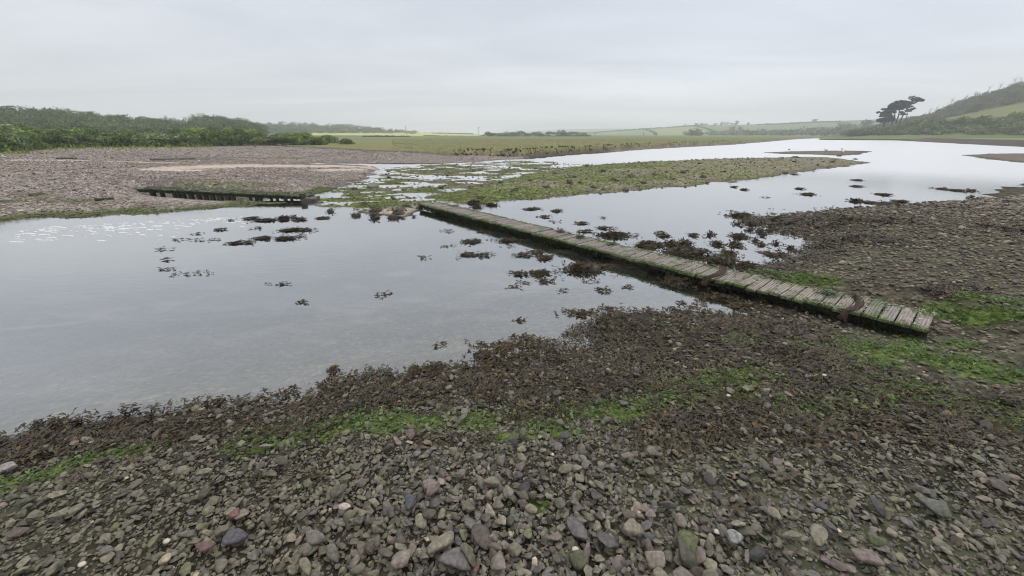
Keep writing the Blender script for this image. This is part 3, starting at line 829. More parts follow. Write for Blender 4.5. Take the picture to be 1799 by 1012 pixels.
# woods below the farm hill
LOWTOP = [(1205, 236), (1240, 233), (1262, 230.5), (1290, 231), (1310, 231.5), (1330, 231), (1360, 229), (1390, 230), (1410, 226), (1440, 223.5), (1470, 223), (1500, 219), (1530, 222), (1570, 224)]
pts = []
for _ in range(420):
    px = rng.uniform(1205, 1570); t_ = float(interp(LOWTOP, px)); py = rng.uniform(t_ + 2, 238.6)
    pts.append(np.array(at_r(px, py, 420 + (238.6 - py) * 22)))
low_hill = Hill(1180, 1600, [(400, [(1180, 239.6), (1600, 239)]), (840, [(1180, 239)] + [(a_, b_ + 5) for a_, b_ in LOWTOP] + [(1600, 227)])])
low_hill.build('hill', lambda p, t: (0.14, 0.17, 0.08), 'gently rising ground under the woods at the river bend')
pts = [low_hill.surf(p_, q_) for p_, q_ in [(rng.uniform(1205, 1570), rng.uniform(0, 1)) for _ in range(420)] for q_ in [float(interp(LOWTOP, p_)) + 5 + (239 - float(interp(LOWTOP, p_)) - 5) * q_]]
wood('woodland', pts, 5.2, [(0.06, 0.085, 0.04), (0.075, 0.10, 0.045), (0.09, 0.115, 0.05)], 1.3, 26, 'pale hazy woodland in the valley below the farmhouse')


# hedgerows and hedge trees on the fields
def hedge(hill, pts, size, label, leaf=1.2, n=60):
    mb = MB(); P = np.array(pts, float); q = np.linspace(0, len(P) - 1, n)
    hx = np.interp(q, range(len(P)), P[:, 0]); hy = np.interp(q, range(len(P)), P[:, 1])
    for a_, b_ in zip(hx, hy):
        x, y, z = hill.surf(a_, b_); s = size * rng.uniform(.6, 1.3)
        p, N = lobe_pts((x, y, z + s * .4), (s * .9, s * .9, s * .6), 22, -.7)
        mb.add(*leaf_quads(p, N, leaf, np.array((0.06, 0.08, 0.04)) * rng.uniform(.8, 1.25)))
    o = link('hedgerow', mesh_np('hedgerow', np.concatenate(mb.V), [np.concatenate(mb.Q)], np.concatenate(mb.C), M_LEAF, False))
    tag(o, label, 'hedgerow', 'hedgerows on the far farmland')


hedge(farm_hill, [(1020, 235.3), (1060, 232.5), (1100, 229.6), (1140, 226.8), (1200, 223), (1232, 221.2)], 2.2, 'long dark hedgerow running up the skyline of the farmland hill', n=110)
hedge(farm_hill, [(1133, 228), (1142, 231), (1150, 235), (1152, 238)], 2.4, 'hedgerow dividing two pale fields below the crest', n=34)
hedge(farm_hill, [(1218, 222.5), (1238, 226), (1250, 231), (1258, 236)], 2.6, 'hedgerow curving down from the farm to the valley wood', n=44)
hedge(farm_hill, [(1330, 219.6), (1380, 218.5), (1430, 215.5), (1475, 214.5)], 2.0, 'hedgerow under the crest right of the farmhouse', n=60)
hedge(field, [(640, 241.5), (680, 242), (720, 242)], .9, 'low dark hedgerow at the foot of the crop field', .5, n=40)
hedge(field, [(745, 238.9), (800, 240), (860, 241.2)], .6, 'thin hedgerow along the bottom of the yellow field', .4, n=50)
hedge(field, [(760, 234.3), (800, 235.2), (830, 236)], .7, 'distant hedgerow on the skyline beside the telegraph pole', .6, n=30)
hedge(field, [(845, 239.2), (870, 240), (905, 241.6)], .7, 'short hedgerow on the skyline left of the tree clump', .6, n=30)


def far_tree(px, py, r, ht, wd, base, label, group, lean=0.0, name='tree', crown_lo=.02):
    x, y, z = at_r(px, py, r); z = float(z)
    o = empty(name, (float(x), float(y), z)); tag(o, label, 'tree', group)
    mb = MB(); mb.tube([(0, 0, -1.2), (0, 0, ht * .3), (lean * ht * .4, 0, ht * .7)], [ht * .04, ht * .03, ht * .015], 6, (0.08, 0.07, 0.055)); mb.build('trunk', M_BARK, o)
    mc = MB(); nl = 9
    for i in range(nl):
        a = rng.uniform(0, 6.28); q = rng.uniform(0, .6); hh = ht * rng.uniform(crown_lo + .08, .85)
        P, N = lobe_pts((q * wd * .5 * math.cos(a) + lean * hh, q * wd * .5 * math.sin(a), hh), (wd * .30, wd * .30, ht * .2), 70, -.8)
        mc.add(*leaf_quads(P, N, max(ht * .10, .3), np.array(base) * 1.3 * rng.uniform(.7, 1.3)))
    link('crown', mesh_np('crown', np.concatenate(mc.V), [np.concatenate(mc.Q)], np.concatenate(mc.C), M_LEAF, False), o)
    return o


TG = 'trees in the clump at the end of the yellow field'
for i, (px, py, ht, wd, lab) in enumerate([
        (856, 241.2, 3.0, 4, 'leftmost low tree of the clump beyond the marsh'), (866, 241.2, 3.2, 4, 'second low dark tree from the left in the marsh clump'), (877, 241.5, 3.4, 4.5, 'third low dark tree in the clump beyond the marsh'),
        (888, 241.6, 3.3, 4.5, 'dark tree at the right end of the low tree row'), (899, 242, 3.6, 5, 'pale green tree beside the low dark row'), (911, 242.2, 3.8, 5.5, 'pale broad tree in the middle of the marsh clump'),
        (924, 242.6, 3.0, 5, 'shorter olive tree right of the pale broad tree'), (938, 242.8, 3.3, 5.5, 'dark rounded tree left of the tallest clump tree'), (951, 243, 3.6, 5.5, 'dense tree left of the tallest clump tree'),
        (964, 243, 3.5, 5.5, 'bushy tree below left of the tallest clump tree'), (977, 243, 3.6, 5, 'dark tree touching the tallest clump tree'), (988, 243, 4.6, 6, 'tallest rounded tree of the clump beyond the marsh'),
        (1000, 243.2, 3.6, 5, 'tree right of the tallest rounded clump tree'), (1012, 243.3, 3.7, 5, 'second tree right of the tallest clump tree'), (1024, 243.3, 3.3, 4.6, 'windswept tree near the right end of the clump'),
        (1032, 243.3, 2.2, 4, 'smallest tree at the right end of the clump')]):
    far_tree(px, py + .4, 265, ht * 1.12, wd * 1.45, [(0.075, 0.10, 0.045), (0.09, 0.112, 0.05), (0.068, 0.088, 0.042)][i % 3] if i not in (4, 5) else (0.12, 0.13, 0.065), lab, TG, lean=.12)
TG2 = 'lone trees on the farmland skyline'
for px, py, ht, wd, lab in [(1222, 222, 6, 9, 'windswept tree on the skyline between shed and barn'), (1233, 221.5, 5, 8, 'low tree beside the grey barn on the skyline'), (1256, 220.5, 4.5, 9, 'bushy tree left of the white farmhouse'),
                            (1267, 220.3, 6.0, 7, 'tree touching the left end of the farmhouse'), (1284, 220, 4, 8, 'low tree right of the farmhouse'), (1292, 220, 7.5, 9, 'tall tree right of the farmhouse on the skyline'),
                            (1314, 219.6, 4.5, 4, 'small leaning tree alone on the skyline'), (1430, 214.5, 5, 10, 'windswept tree on the far crest'), (1284, 231, 9, 9, 'round tree standing out of the valley wood'),
                            (1298, 233, 8, 7, 'upright dark tree standing out of the valley wood'), (1486, 229, 8.5, 20, 'large windswept tree left of the pines'), (1521, 226, 8, 13, 'windswept tree close left of the pines'),
                            (1207, 238.8, 6, 14, 'round bush at the foot of the pale field')]:
    r = farm_hill.r_of(px, py) if px < 1480 else 520
    far_tree(px, py, r, ht, wd, (0.06, 0.08, 0.045), lab, TG2, lean=.15)

# windblown pines on the point
def pine(px, py, r, trunk, pads, label, dead=False):
    x, y, z = at_r(px, py, r); o = empty('pine_tree', (float(x), float(y), float(z)), -math.atan2(float(x), float(y)))
    tag(o, label, 'tree', 'windblown pines on the point')
    u = r / 1010.0 * 1.06                                       # metres per photo pixel there
    P = [((a - px) * u, 0, (py - b_) * u) for a, b_ in trunk]
    mb = MB(); mb.tube([(P[0][0], 0, -1.5)] + P, np.linspace(.34, .1, len(P) + 1) * (0.6 if dead else 1), 7, (0.085, 0.075, 0.065)); mc = MB()
    for (a, b_, wx_, hz_) in pads:
        c = np.array([(a - px) * u, rng.uniform(-.6, .6), (py - b_) * u])
        j = P[int(np.argmin([abs(q[2] - c[2] + 0.8) for q in P]))]
        mb.tube([j, ((j[0] + c[0]) / 2, c[1] / 2, (j[2] + c[2]) / 2 - .1), tuple(c)], [.13, .09, .04], 5, (0.085, 0.075, 0.065))
        if dead and hz_ < 1: continue
        for q in range(6):
            cc = c + rng.normal(0, 1, 3) * (wx_ * u * .27, wx_ * u * .18, hz_ * u * .2)
            p, N = lobe_pts(cc, (wx_ * u * .32, wx_ * u * .28, hz_ * u * .50), 130, -1)
            mc.add(*leaf_quads(p, N + (0, 0, .8), .30, np.array((0.042, 0.058, 0.038)) * rng.uniform(.8, 1.3), el=2.2))
    mb.build('trunk', M_BARK, o, True)
    if mc.Q: link('crown', mesh_np('crown', np.concatenate(mc.V), [np.concatenate(mc.Q)], np.concatenate(mc.C), M_LEAF, False), o)


pine(1582, 212, 255, [(1582, 212), (1583, 204), (1585, 196), (1587, 188), (1590, 182)], [(1586, 186, 14, 4), (1591, 181, 15, 6), (1597, 182, 8, 3.5), (1584, 191, 10, 3), (1580, 187, 9, 4), (1586, 197, 6, 1.6), (1583, 202, 5, 1.4)], 'tallest pine with a flat crown swept to the right')
pine(1576, 211, 250, [(1576, 211), (1576, 204), (1575, 197), (1574, 188)], [(1574, 186, 12, 6), (1577, 191, 9, 5), (1572, 193, 10, 4), (1579, 199, 5, 1.4)], 'middle pine with a dense dark crown and bare straight trunk')
pine(1568, 213, 246, [(1568, 213), (1569, 206), (1567, 199), (1564, 190)], [(1569, 184, 9, 4), (1564, 188, 12, 5), (1560, 192, 10, 4), (1567, 194, 11, 4), (1556, 195, 10, 3), (1561, 198, 12, 4), (1552, 199, 9, 2.5), (1556, 202, 12, 3)], 'left pine with ragged tiered branches')
pine(1554, 216, 244, [(1554, 216), (1553, 211), (1554, 206)], [(1550, 205, 8, 2.2), (1558, 207, 12, 4), (1552, 211, 14, 6), (1560, 211, 10, 5), (1547, 212, 8, 4)], 'lowest pine with a dark crown touching the ground')
pine(1592, 206.5, 258, [(1592.5, 206.5), (1592, 200), (1592, 196)], [(1591, 195, 4, 1.2), (1595, 194, 5, 1.2), (1597, 193, 4, 1.0)], 'thin spindly pine alone right of the tall ones', dead=True)

# bare twiggy trees on the skyline of the right hill
for px, py, ht in [(1631, 205, 5), (1643, 200, 4.5), (1666, 191, 6), (1695, 178, 4), (1710, 174, 4.5), (1733, 167, 5), (1753, 162, 5), (1777, 155, 6), (1790, 152, 5)]:
    x, y, z = right_hill.surf(px, py + 1)
    o = empty('bare_tree', (x, y, z), rng.uniform(0, 6)); tag(o, pick_label(['thin bare tree on the right hill skyline']), 'tree', 'bare trees on the right hill skyline')
    used_labels.clear() if False else None
    mb = MB(); mb.tube([(0, 0, -.6), (.1, 0, ht * .4), (.3, 0, ht)], [.12, .08, .02], 5, (0.11, 0.10, 0.085)); mb.build('trunk', M_BARK, o)
    mb = MB()
    for q in range(12):
        a = rng.uniform(0, 6.28); h0 = ht * rng.uniform(.3, .85); e = ht * rng.uniform(.15, .33)
        mb.tube([(.15, 0, h0), (.15 + e * .6 * math.cos(a), e * .6 * math.sin(a), h0 + e * .5), (.15 + e * math.cos(a), e * math.sin(a), h0 + e * 1.1)], [.05, .03, .012], 4, (0.12, 0.11, 0.09))
    mb.build('branch', M_BARK, o)['kind'] = 'stuff'

# telegraph poles
for px, yb, yt, r, lab in [(714, 239, 222, 330, 'tallest telegraph pole standing by the yellow field'), (841.5, 240, 223, 330, 'telegraph pole on the skyline right of the yellow field'),
                           (1045, 243, 233, 300, 'telegraph pole on the marsh right of the tree clump'), (1130, 241, 231, 360, 'faint telegraph pole below the farmland hedgerow'), (536, 222, 213.5, 455, 'thin mast on the wooded ridge')]:
    x, y, z0 = (float(q) for q in at_r(px, yb, r)); z1 = float(at_r(px, yt, r)[2])
    o = empty('telegraph_pole', (x, y, z0)); tag(o, lab, 'telegraph pole', 'telegraph poles across the far fields')
    mb = MB(); mb.tube([(0, 0, -1.5), (0, 0, z1 - z0)], [.17, .13], 8, (0.13, 0.115, 0.10)); mb.build('pole', M_BARK, o)
    mb = MB(); mb.box(-.8, .8, -.06, .06, z1 - z0 - .5, z1 - z0 - .36, (0.12, 0.11, 0.1)); mb.build('crossarm', M_BARK, o)


# farm buildings on the crest
def gable(name, px, py, L, Wd, he, hr, wallc, roofc, label, cat, chim=(), win=(), turn=0.0, open_=False):
    r = farm_hill.r_of(px, py); x, y, z = (float(q) for q in at_r(px, py, r))
    o = empty(name, (x, y, z), -math.atan2(x, y) + turn); tag(o, label, cat)
    if open_:
        for sx in (-1, 0, 1):
            for sy in (-1, 1):
                mb = MB(); mb.box(sx * L * .46 - .2, sx * L * .46 + .2, sy * Wd * .45 - .2, sy * Wd * .45 + .2, -1, he, wallc); mb.build('post', M_PAINT, o)
    else:
        mb = MB(); mb.box(-L / 2, L / 2, -Wd / 2, Wd / 2, -2, he, wallc)
        mb.add([(-L / 2, -Wd / 2, he), (-L / 2, Wd / 2, he), (-L / 2, 0, hr - .05), (L / 2, -Wd / 2, he), (L / 2, Wd / 2, he), (L / 2, 0, hr - .05)], [(0, 2, 1), (3, 4, 5)], wallc)
        mb.build('wall', M_PAINT, o)
    mb = MB(); e = .35
    for s in (-1, 1):
        mb.add([(-L / 2 - e, s * (Wd / 2 + e), he - .2), (L / 2 + e, s * (Wd / 2 + e), he - .2), (L / 2 + e, 0, hr), (-L / 2 - e, 0, hr),
                (-L / 2 - e, s * (Wd / 2 + e), he), (L / 2 + e, s * (Wd / 2 + e), he), (L / 2 + e, 0, hr + .2), (-L / 2 - e, 0, hr + .2)],
               [(0, 1, 2, 3), (7, 6, 5, 4), (0, 4, 5, 1), (1, 5, 6, 2), (3, 2, 6, 7), (0, 3, 7, 4)], roofc)
    rf_ = mb.build('roof', M_PAINT, o)
    for c in chim:
        mb = MB(); mb.box(c - .5, c + .5, -.4, .4, hr - .6, hr + 1.3, wallc); mb.build('chimney', M_PAINT, rf_)
    for (wx0, wz) in win:
        mb = MB(); mb.box(wx0 - .5, wx0 + .5, -Wd / 2 - .05, -Wd / 2 + .1, wz, wz + 1.1, (0.06, 0.07, 0.08)); mb.build('window', M_PAINT, o)


gable('farmhouse', 1274.5, 220.4, 11, 7, 3.2, 5.6, (0.75, 0.74, 0.72), (0.30, 0.29, 0.31), 'white farmhouse with grey slate roof on the far crest', 'house', (-4.6, 4.6), ((-3.5, .9), (-1, .9), (1.6, .9), (3.8, .9)))
gable('barn', 1239, 220.3, 9, 7, 2.0, 3.2, (0.30, 0.29, 0.28), (0.24, 0.25, 0.27), 'long grey barn on the skyline left of the farmhouse', 'barn')
gable('shed', 1204.3, 222.2, 5.0, 4, 2.6, 3.3, (0.2, 0.19, 0.18), (0.2, 0.2, 0.2), 'small open shed on posts alone on the skyline', 'shed', open_=True)
# ------------------------------------------------------------------ stones
def rock(sub, planes, p=16, seed=0):
    g_ = np.random.default_rng(seed); V, F = ICO[sub]; p = p * 1.8
    i = np.arange(planes) + .5; ph = np.arccos(1 - 2 * i / planes); an = math.pi * (1 + 5 ** .5) * i
    D = np.stack([np.cos(an) * np.sin(ph), np.sin(an) * np.sin(ph), np.cos(ph)], 1) + g_.normal(0, .38, (planes, 3))
    D /= np.linalg.norm(D, axis=1)[:, None]
    d = g_.uniform(.62, 1.0, planes)
    k = np.maximum(V @ D.T, 0.0) / d
    r = (k ** p).sum(1) ** (-1 / p); r = np.minimum(r, 1.5)
    P = V * r[:, None]; P -= (P.max(0) + P.min(0)) / 2; P /= np.abs(P).max(0)
    if sub >= 3: P *= (1 + 0.02 * g_.normal(0, 1, len(P)))[:, None] if False else 1
    return P, F


ROCK3 = [rock(3, int(n), p, s) for s, (n, p) in enumerate([(10, 18), (12, 20), (14, 12), (11, 24), (16, 9), (13, 22), (10, 14), (18, 7), (9, 22), (15, 16)])]
ROCK2 = [rock(2, int(n), p, 50 + s) for s, (n, p) in enumerate([(10, 18), (12, 20), (14, 12), (11, 24), (16, 9), (13, 22), (10, 14), (18, 7), (9, 22), (15, 16), (12, 16), (11, 11)])]
ROCK1 = [rock(1, 9, 14, 90 + s) for s in range(8)]
PALN = np.array((1.46, 1.38, 1.27)) * np.array([(0.108, 0.104, 0.078), (0.092, 0.090, 0.070), (0.118, 0.110, 0.088), (0.082, 0.078, 0.070), (0.075, 0.073, 0.073), (0.098, 0.085, 0.078), (0.115, 0.098, 0.090), (0.062, 0.062, 0.064),
                 (0.088, 0.070, 0.068), (0.15, 0.135, 0.115), (0.14, 0.085, 0.075), (0.30, 0.26, 0.20), (0.088, 0.10, 0.055)])
PWN = np.array([20, 18, 15, 11, 8, 11, 8, 5, 4, 3, .5, .5, 5]); PWN = PWN / PWN.sum()
NAMN = ['olive grey', 'dark olive', 'greenish grey', 'dark grey', 'slate grey', 'brownish grey', 'pinkish brown', 'blackish slate', 'purple grey', 'pale buff', 'reddish', 'cream', 'mossy green']


def scatter_polar(n, r0, r1, a0, a1):
    r = np.sqrt(rng.uniform(r0 * r0, r1 * r1, n)); a = np.radians(rng.uniform(a0, a1, n))
    return r * np.sin(a), r * np.cos(a)


def stone_cols(n, x, y, pal, pw):
    k = rng.choice(len(pal), n, p=pw)
    c = pal[k] * rng.uniform(.45, 1.32, (n, 1))
    return k, c


def stones(x, y, size, flat, pal, pw, tilt=.35, sink=.25):
    n = len(x); h, D_ = terrain(x, y)
    k, c = stone_cols(n, x, y, pal, pw)
    S = np.stack([size * rng.uniform(.85, 1.35, n), size * rng.uniform(.6, .95, n), size * rng.uniform(*flat, n)], 1) / 2
    R = rot_mats(rng.uniform(0, 6.28, n), rng.normal(0, tilt, n), rng.normal(0, tilt, n))
    z = h + S[:, 2] * (1 - sink * 2) + rng.uniform(0, .45, n) * size * .4
    return np.stack([x, y, z], 1), R, S, c, k, h, D_


# near shore cobbles
n0 = 84000
x, y = scatter_polar(n0, .55, 3.6, -92, 92)
size = np.exp(rng.normal(math.log(.0225), .52, n0)); size = np.clip(size, .010, .115)
rad = np.hypot(x, y); size *= np.interp(rad, [.8, 1.15, 1.6, 2.2, 3.6], [1.2, 1.0, .80, .66, .58])
P, R, S, c, kc, h, D_ = stones(x, y, size, (.20, .55), PALN, PWN, .40)
P[:, 2] += np.clip(size - .022, 0, .1) * .42
zz = zones(x, y, h, D_)
green = np.clip(sstep(-.2, .5, fbm(x, y, 1.0, 3, 71)) * sstep(.95, 1.5, rad) * .8 + 0 * size, 0, 1)
ol = np.array((0.125, 0.116, 0.066)); c = c * (1 - .42 * green[:, None]) + ol * .42 * green[:, None]
film = np.clip(zz['green'] * 1.1 + .15 * fbm(x, y, .12, 2, 74), 0, 1)[:, None] * .55 * (size < .05)[:, None]; c = c * (1 - film) + np.array((.09, .128, .034)) * film
keep = (h > -.2) & (rng.uniform(0, 1, n0) > .55 * zz['weed'])
keep &= ~((zz['green'] > .5) & (rng.uniform(0, 1, n0) < .45))
P, R, S, c, kc, size, rad = (q[keep] for q in (P, R, S, c, kc, size, rad))
ux, uy = to_px(P[:, 0], P[:, 1], P[:, 2])
app = np.where((ux > 5) & (ux < 1794) & (uy > 640) & (uy < 1006), size / np.hypot(rad, 1.5), 0)
P[:, 2] += np.where(app > np.sort(app)[-240], .012, 0)
top = np.argsort(-app)[:230]
hero = np.zeros(len(P), bool); hero[top] = True
m = ~hero
far = rad[m] > 2.3
Vs, Fs, Cs = [], [], []; base = 0
big = (rad <= 2.4) & (size > .022)
for sel, vars_ in ((m & big, ROCK2), (m & ~big, ROCK1)):
    v, f, cc = merge(vars_, rng.integers(0, len(vars_), sel.sum()), P[sel], R[sel], S[sel], c[sel])
    Vs.append(v); Fs.append(f + base); Cs.append(cc); base += len(v)
gv = link('gravel', mesh_np('gravel', np.concatenate(Vs), [np.concatenate(Fs)], np.concatenate(Cs), M_STONE, False))
tag(gv, 'dark olive and slate cobbles packed over the foreground shore', 'gravel', kind='stuff')

# the largest cobbles, one object each
GC = 'largest cobbles on the foreground shore'
order = top[np.argsort(-app[top])]
used = set(); info = []


def place_words(a, b_):
    v = 'at the bottom edge' if b_ > 960 else 'on the cobble foreshore' if b_ > 860 else 'near the seaweed line' if b_ < 770 else 'on the upper cobbles'
    hpos = 'far left' if a < 200 else 'left of centre' if a < 700 else 'in the middle' if a < 1100 else 'right of centre' if a < 1500 else 'far right'
    return v, hpos


for rank, i in enumerate(order):
    k = int(rng.integers(0, len(ROCK3))); v, f = ROCK3[k]
    V = (v * S[i]) @ R[i].T
    V = V * (1 + 0.018 * fbm(V[:, 0] * 3 + rank, V[:, 1] * 3 + V[:, 2] * 2, .06, 3, rank)[:, None])
    o = link('cobble', mesh_np('cobble', V, [f], np.repeat(c[i][None], len(V), 0), M_STONE, True), None, tuple(P[i]))
    e = S[i]; shp = 'long' if e[0] > 1.75 * e[1] else 'flat' if e[2] < .5 * e[1] else ('angular', 'blocky', 'angular', 'wedge shaped', 'rounded', 'blocky', 'angular', 'smooth', 'angular', 'rounded')[k]
    info.append((P[i], shp, NAMN[kc[i]], 'large' if rank < 70 else 'small' if rank > 160 else 'medium', o, ux[i], uy[i]))
for rank, (p, shp, cn, sz, o, a, b_) in enumerate(info):
    v, hp = place_words(a, b_)
    dist = [(float(np.hypot(*(p[:2] - q[0][:2]))), j) for j, q in enumerate(info) if j != rank]; dist.sort()
    nb_ = info[dist[0][1]]; nb2 = info[dist[1][1]]
    lab = None
    for t in (f'{sz} {shp} {cn} cobble {v}', f'{sz} {shp} {cn} cobble {v}, beside a {nb_[1]} {nb_[2]} one', f'{sz} {shp} {cn} cobble {v}, {hp}, beside a {nb_[1]} {nb_[2]} one',
              f'{sz} {shp} {cn} cobble {v} beside {nb_[1]} {nb_[2]} and {nb2[1]} {nb2[2]} ones'):
        if t not in used and len(t.replace(',', '').split()) <= 16: lab = t; break
    lab = lab or f'{sz} {shp} {cn} cobble {v}'; used.add(lab)
    tag(o, lab, 'cobble', GC)


def single_stone(px, py, wpx, shape, col, label, name='stone', k=0, tz=0.0, rz=0.0, sub=ROCK3, speckle=0, cat='stone', lift=.3, group=None):
    x, y, z = (float(q[0]) for q in hit([px], [py])); dist = math.hypot(x, y, CAMZ - z)
    s = wpx * dist / 690 * .93 * (1 + .0 * px)
    s *= 1 / (1 + ((px - CX) / 690) ** 2 * .35)
    v, f = sub[k]; V = v * np.array(shape) * s / 2
    if tz: V = V @ np.array(Matrix.Rotation(tz, 3, 'X')).T
    C_ = np.repeat(np.array(col)[None], len(V), 0)
    if speckle: C_ = C_ * (1 + speckle * rng.normal(0, 1, (len(V), 1)))
    o = link(name, mesh_np(name, V, [f], np.clip(C_, .01, 1), M_STONE, True), None, (x, y, z + shape[2] * s / 2 * lift + (.03 if py > 800 else 0)))
    o.rotation_euler = (0, 0, rz); return tag(o, label, cat, group)


single_stone(1287, 962, 26, (1, .95, .8), (.22, .22, .21), 'round speckled grey granite cobble near the bottom edge', 'cobble', 7, speckle=.25, lift=1.0)
single_stone(418, 916, 20, (1, .9, .7), (.16, .085, .08), 'crimson angular stone among grey cobbles', 'cobble', 0, lift=1)
single_stone(608, 903, 20, (1, .7, .5), (.42, .33, .30), 'pale pink and white stone lying on dark cobbles', 'cobble', 1, speckle=.15, lift=1.2)
single_stone(366, 974, 30, (1, .5, .4), (.14, .085, .08), 'long dull red pebble near the bottom left', 'cobble', 4, rz=.3, lift=1.2)
single_stone(18, 831, 32, (1, .8, .35), (.24, .21, .20), 'pale flat pinkish slab at the left frame edge', 'cobble', 2, lift=1)
single_stone(420, 962, 34, (1, .85, .6), (.085, .078, .082), 'big smooth purple-grey cobble left of the middle', 'cobble', 7, lift=1)
single_stone(722, 898, 26, (.8, 1, .6), (.070, .072, .082), 'smooth blue-black cobble right of the pink stone', 'cobble', 4, lift=1.2)
single_stone(1205, 970, 40, (.8, 1, .6), (.10, .11, .05), 'big moss-green boulder near the bottom edge', 'cobble', 3, lift=1)
single_stone(1100, 812, 24, (1, .6, .45), (.16, .13, .115), 'flat dusty pink stone among olive cobbles', 'cobble', 5, lift=1)
single_stone(800, 1000, 50, (1, .7, .5), (.135, .120, .112), 'large pale brown block cut by the bottom edge', 'cobble', 6, lift=.9)
single_stone(556, 961, 36, (1, .55, .5), (.16, .14, .12), 'long buff cobble with rounded ends near the bottom', 'cobble', 4, rz=-.1, lift=1)
single_stone(1640, 905, 44, (1, .8, .4), (.105, .108, .085), 'wide flat olive slab right of centre', 'cobble', 8, lift=.8)
single_stone(1515, 993, 44, (1, .6, .4), (.17, .135, .115), 'long pinkish slab at the bottom right', 'cobble', 5, rz=-.4, lift=1)

# shells
for px, py, lab in [(150, 1001, 'cream ring-shaped shell at the bottom left'), (297, 960, 'pale curved shell between dark cobbles'), (1010, 975, 'small bleached limpet shell at the bottom edge'), (1278, 702, 'white shell fragment on the weedy shore'),
                    (1258, 944, 'yellowish cockle shell beside the granite cobble'), (1446, 666, 'whitish broken shell below the footbridge')]:
    x, y, z = (float(q[0]) for q in hit([px], [py])); v, f = ICO[2]; V = v.copy(); V[:, 2] = np.abs(V[:, 2]) ** .8; q = V[:, 2] < .05; V[q, 2] = 0
    V = V * (.016, .013, .009); V[:, 2] *= (1 + .12 * np.sin(np.arctan2(V[:, 1], V[:, 0]) * 14))
    o = link('shell', mesh_np('shell', V, [f], np.repeat([[.52, .47, .38]], len(V), 0), M_PAINT, True), None, (x, y, z + .035)); tag(o, lab, 'shell', 'shells on the foreground shore')

# smaller shingle farther off on the near shore
n1 = 125000
x, y = scatter_polar(n1, 3.0, 21, -78, 112)
size = np.clip(np.exp(rng.normal(math.log(.036), .35, n1)), .025, .2)
h, D_ = terrain(x, y); zz = zones(x, y, h, D_)
kk = (D_['N'] > -.05) & (h > -.02) & (rng.uniform(0, 1, n1) > .6 * zz['weed'])
x, y, size = x[kk], y[kk], size[kk]; size *= np.interp(np.hypot(x, y), [3, 8, 15, 21], [.9, 1.1, 1.6, 2.4])
PALM = PALN * np.array([1.28, 1.22, 1.22])
P, R, S, c, kc, h, D_ = stones(x, y, size, (.3, .6), PALM, PWN, .25)
zz = zones(x, y, h, D_); gm = np.clip(zz['green'] * 1.0, 0, 1)[:, None] * .6; c = c * (1 - gm) + np.array((.10, .14, .035)) * gm
v, f, cc = merge(ROCK1, rng.integers(0, 8, len(x)), P, R, S, c)
g2 = link('gravel', mesh_np('gravel', v, [f], cc, M_CHIP, True)); tag(g2, 'brown grey shingle around and beyond the footbridge', 'gravel', kind='stuff')

# shingle of the far bank and spit
n2 = 120000
a = np.radians(rng.uniform(-62, 8, n2)); r = np.exp(rng.uniform(math.log(9.5), math.log(60), n2)); x, y = r * np.sin(a), r * np.cos(a)
h, D_ = terrain(x, y); zz = zones(x, y, h, D_)
kk = (D_['L'] > .05) & (D_['M'] < 2.0) & (h > .0) & (seg_dist(LOW_W, x, y) > 1.0) & (rng.uniform(0, 1, n2) > 1.1 * zz['sand']) & (rng.uniform(0, 1, n2) > .8 * zz['grassL'])
x, y = x[kk], y[kk]; size = np.exp(rng.normal(math.log(.038), .36, len(x))) * np.interp(np.hypot(x, y), [9, 20, 60], [.75, 1.05, 1.9])
PALL = np.array((1.34, 1.28, 1.2)) * np.array([(0.26, 0.225, 0.205), (0.21, 0.18, 0.17), (0.32, 0.285, 0.25), (0.16, 0.14, 0.135), (0.25, 0.23, 0.19), (0.46, 0.42, 0.37), (0.26, 0.205, 0.20)])
P, R, S, c, kc, h, D_ = stones(x, y, size, (.3, .6), PALL, np.array([.26, .22, .16, .14, .1, .05, .07]), .3)
zz = zones(x, y, h, D_)
for key, kcol, amt in (('oliveL', (.15, .15, .085), .6), ('greenL', (.10, .13, .04), .7), ('darkL', (.07, .06, .055), .7)):
    g_ = zz[key][:, None] * amt; c = c * (1 - g_) + np.array(kcol) * g_
v, f, cc = merge(ROCK1, rng.integers(0, 8, len(x)), P, R, S, c)
g3 = link('gravel', mesh_np('gravel', v, [f], cc, M_CHIP, True)); tag(g3, 'purple grey shingle of the far bank and spit', 'gravel', kind='stuff')

# stones and tufts standing out of the wet green flats and the bar
n3 = 9000
a = np.radians(rng.uniform(-32, 45, n3)); r = np.exp(rng.uniform(math.log(10), math.log(42), n3)); x, y = r * np.sin(a), r * np.cos(a)
h, D_ = terrain(x, y)
kk = (np.maximum(D_['W'], D_['B']) > -.25) & (D_['L'] < .1) & (h > -.02); x, y = x[kk], y[kk]
size = np.exp(rng.normal(math.log(.055), .4, len(x))) * np.interp(np.hypot(x, y), [10, 40], [.8, 1.7])
P, R, S, c, kc, h, D_ = stones(x, y, size, (.3, .6), np.array([(.15, .14, .10), (.14, .165, .055), (.18, .215, .07), (.08, .07, .05), (.21, .19, .15)]), np.array([.28, .24, .2, .18, .1]), .2, .3)
v, f, cc = merge(ROCK1, rng.integers(0, 8, len(x)), P, R, S, c)
g4 = link('gravel', mesh_np('gravel', v, [f], cc, M_CHIP, True)); tag(g4, 'algae-covered stones scattered over the wet flats', 'gravel', kind='stuff')


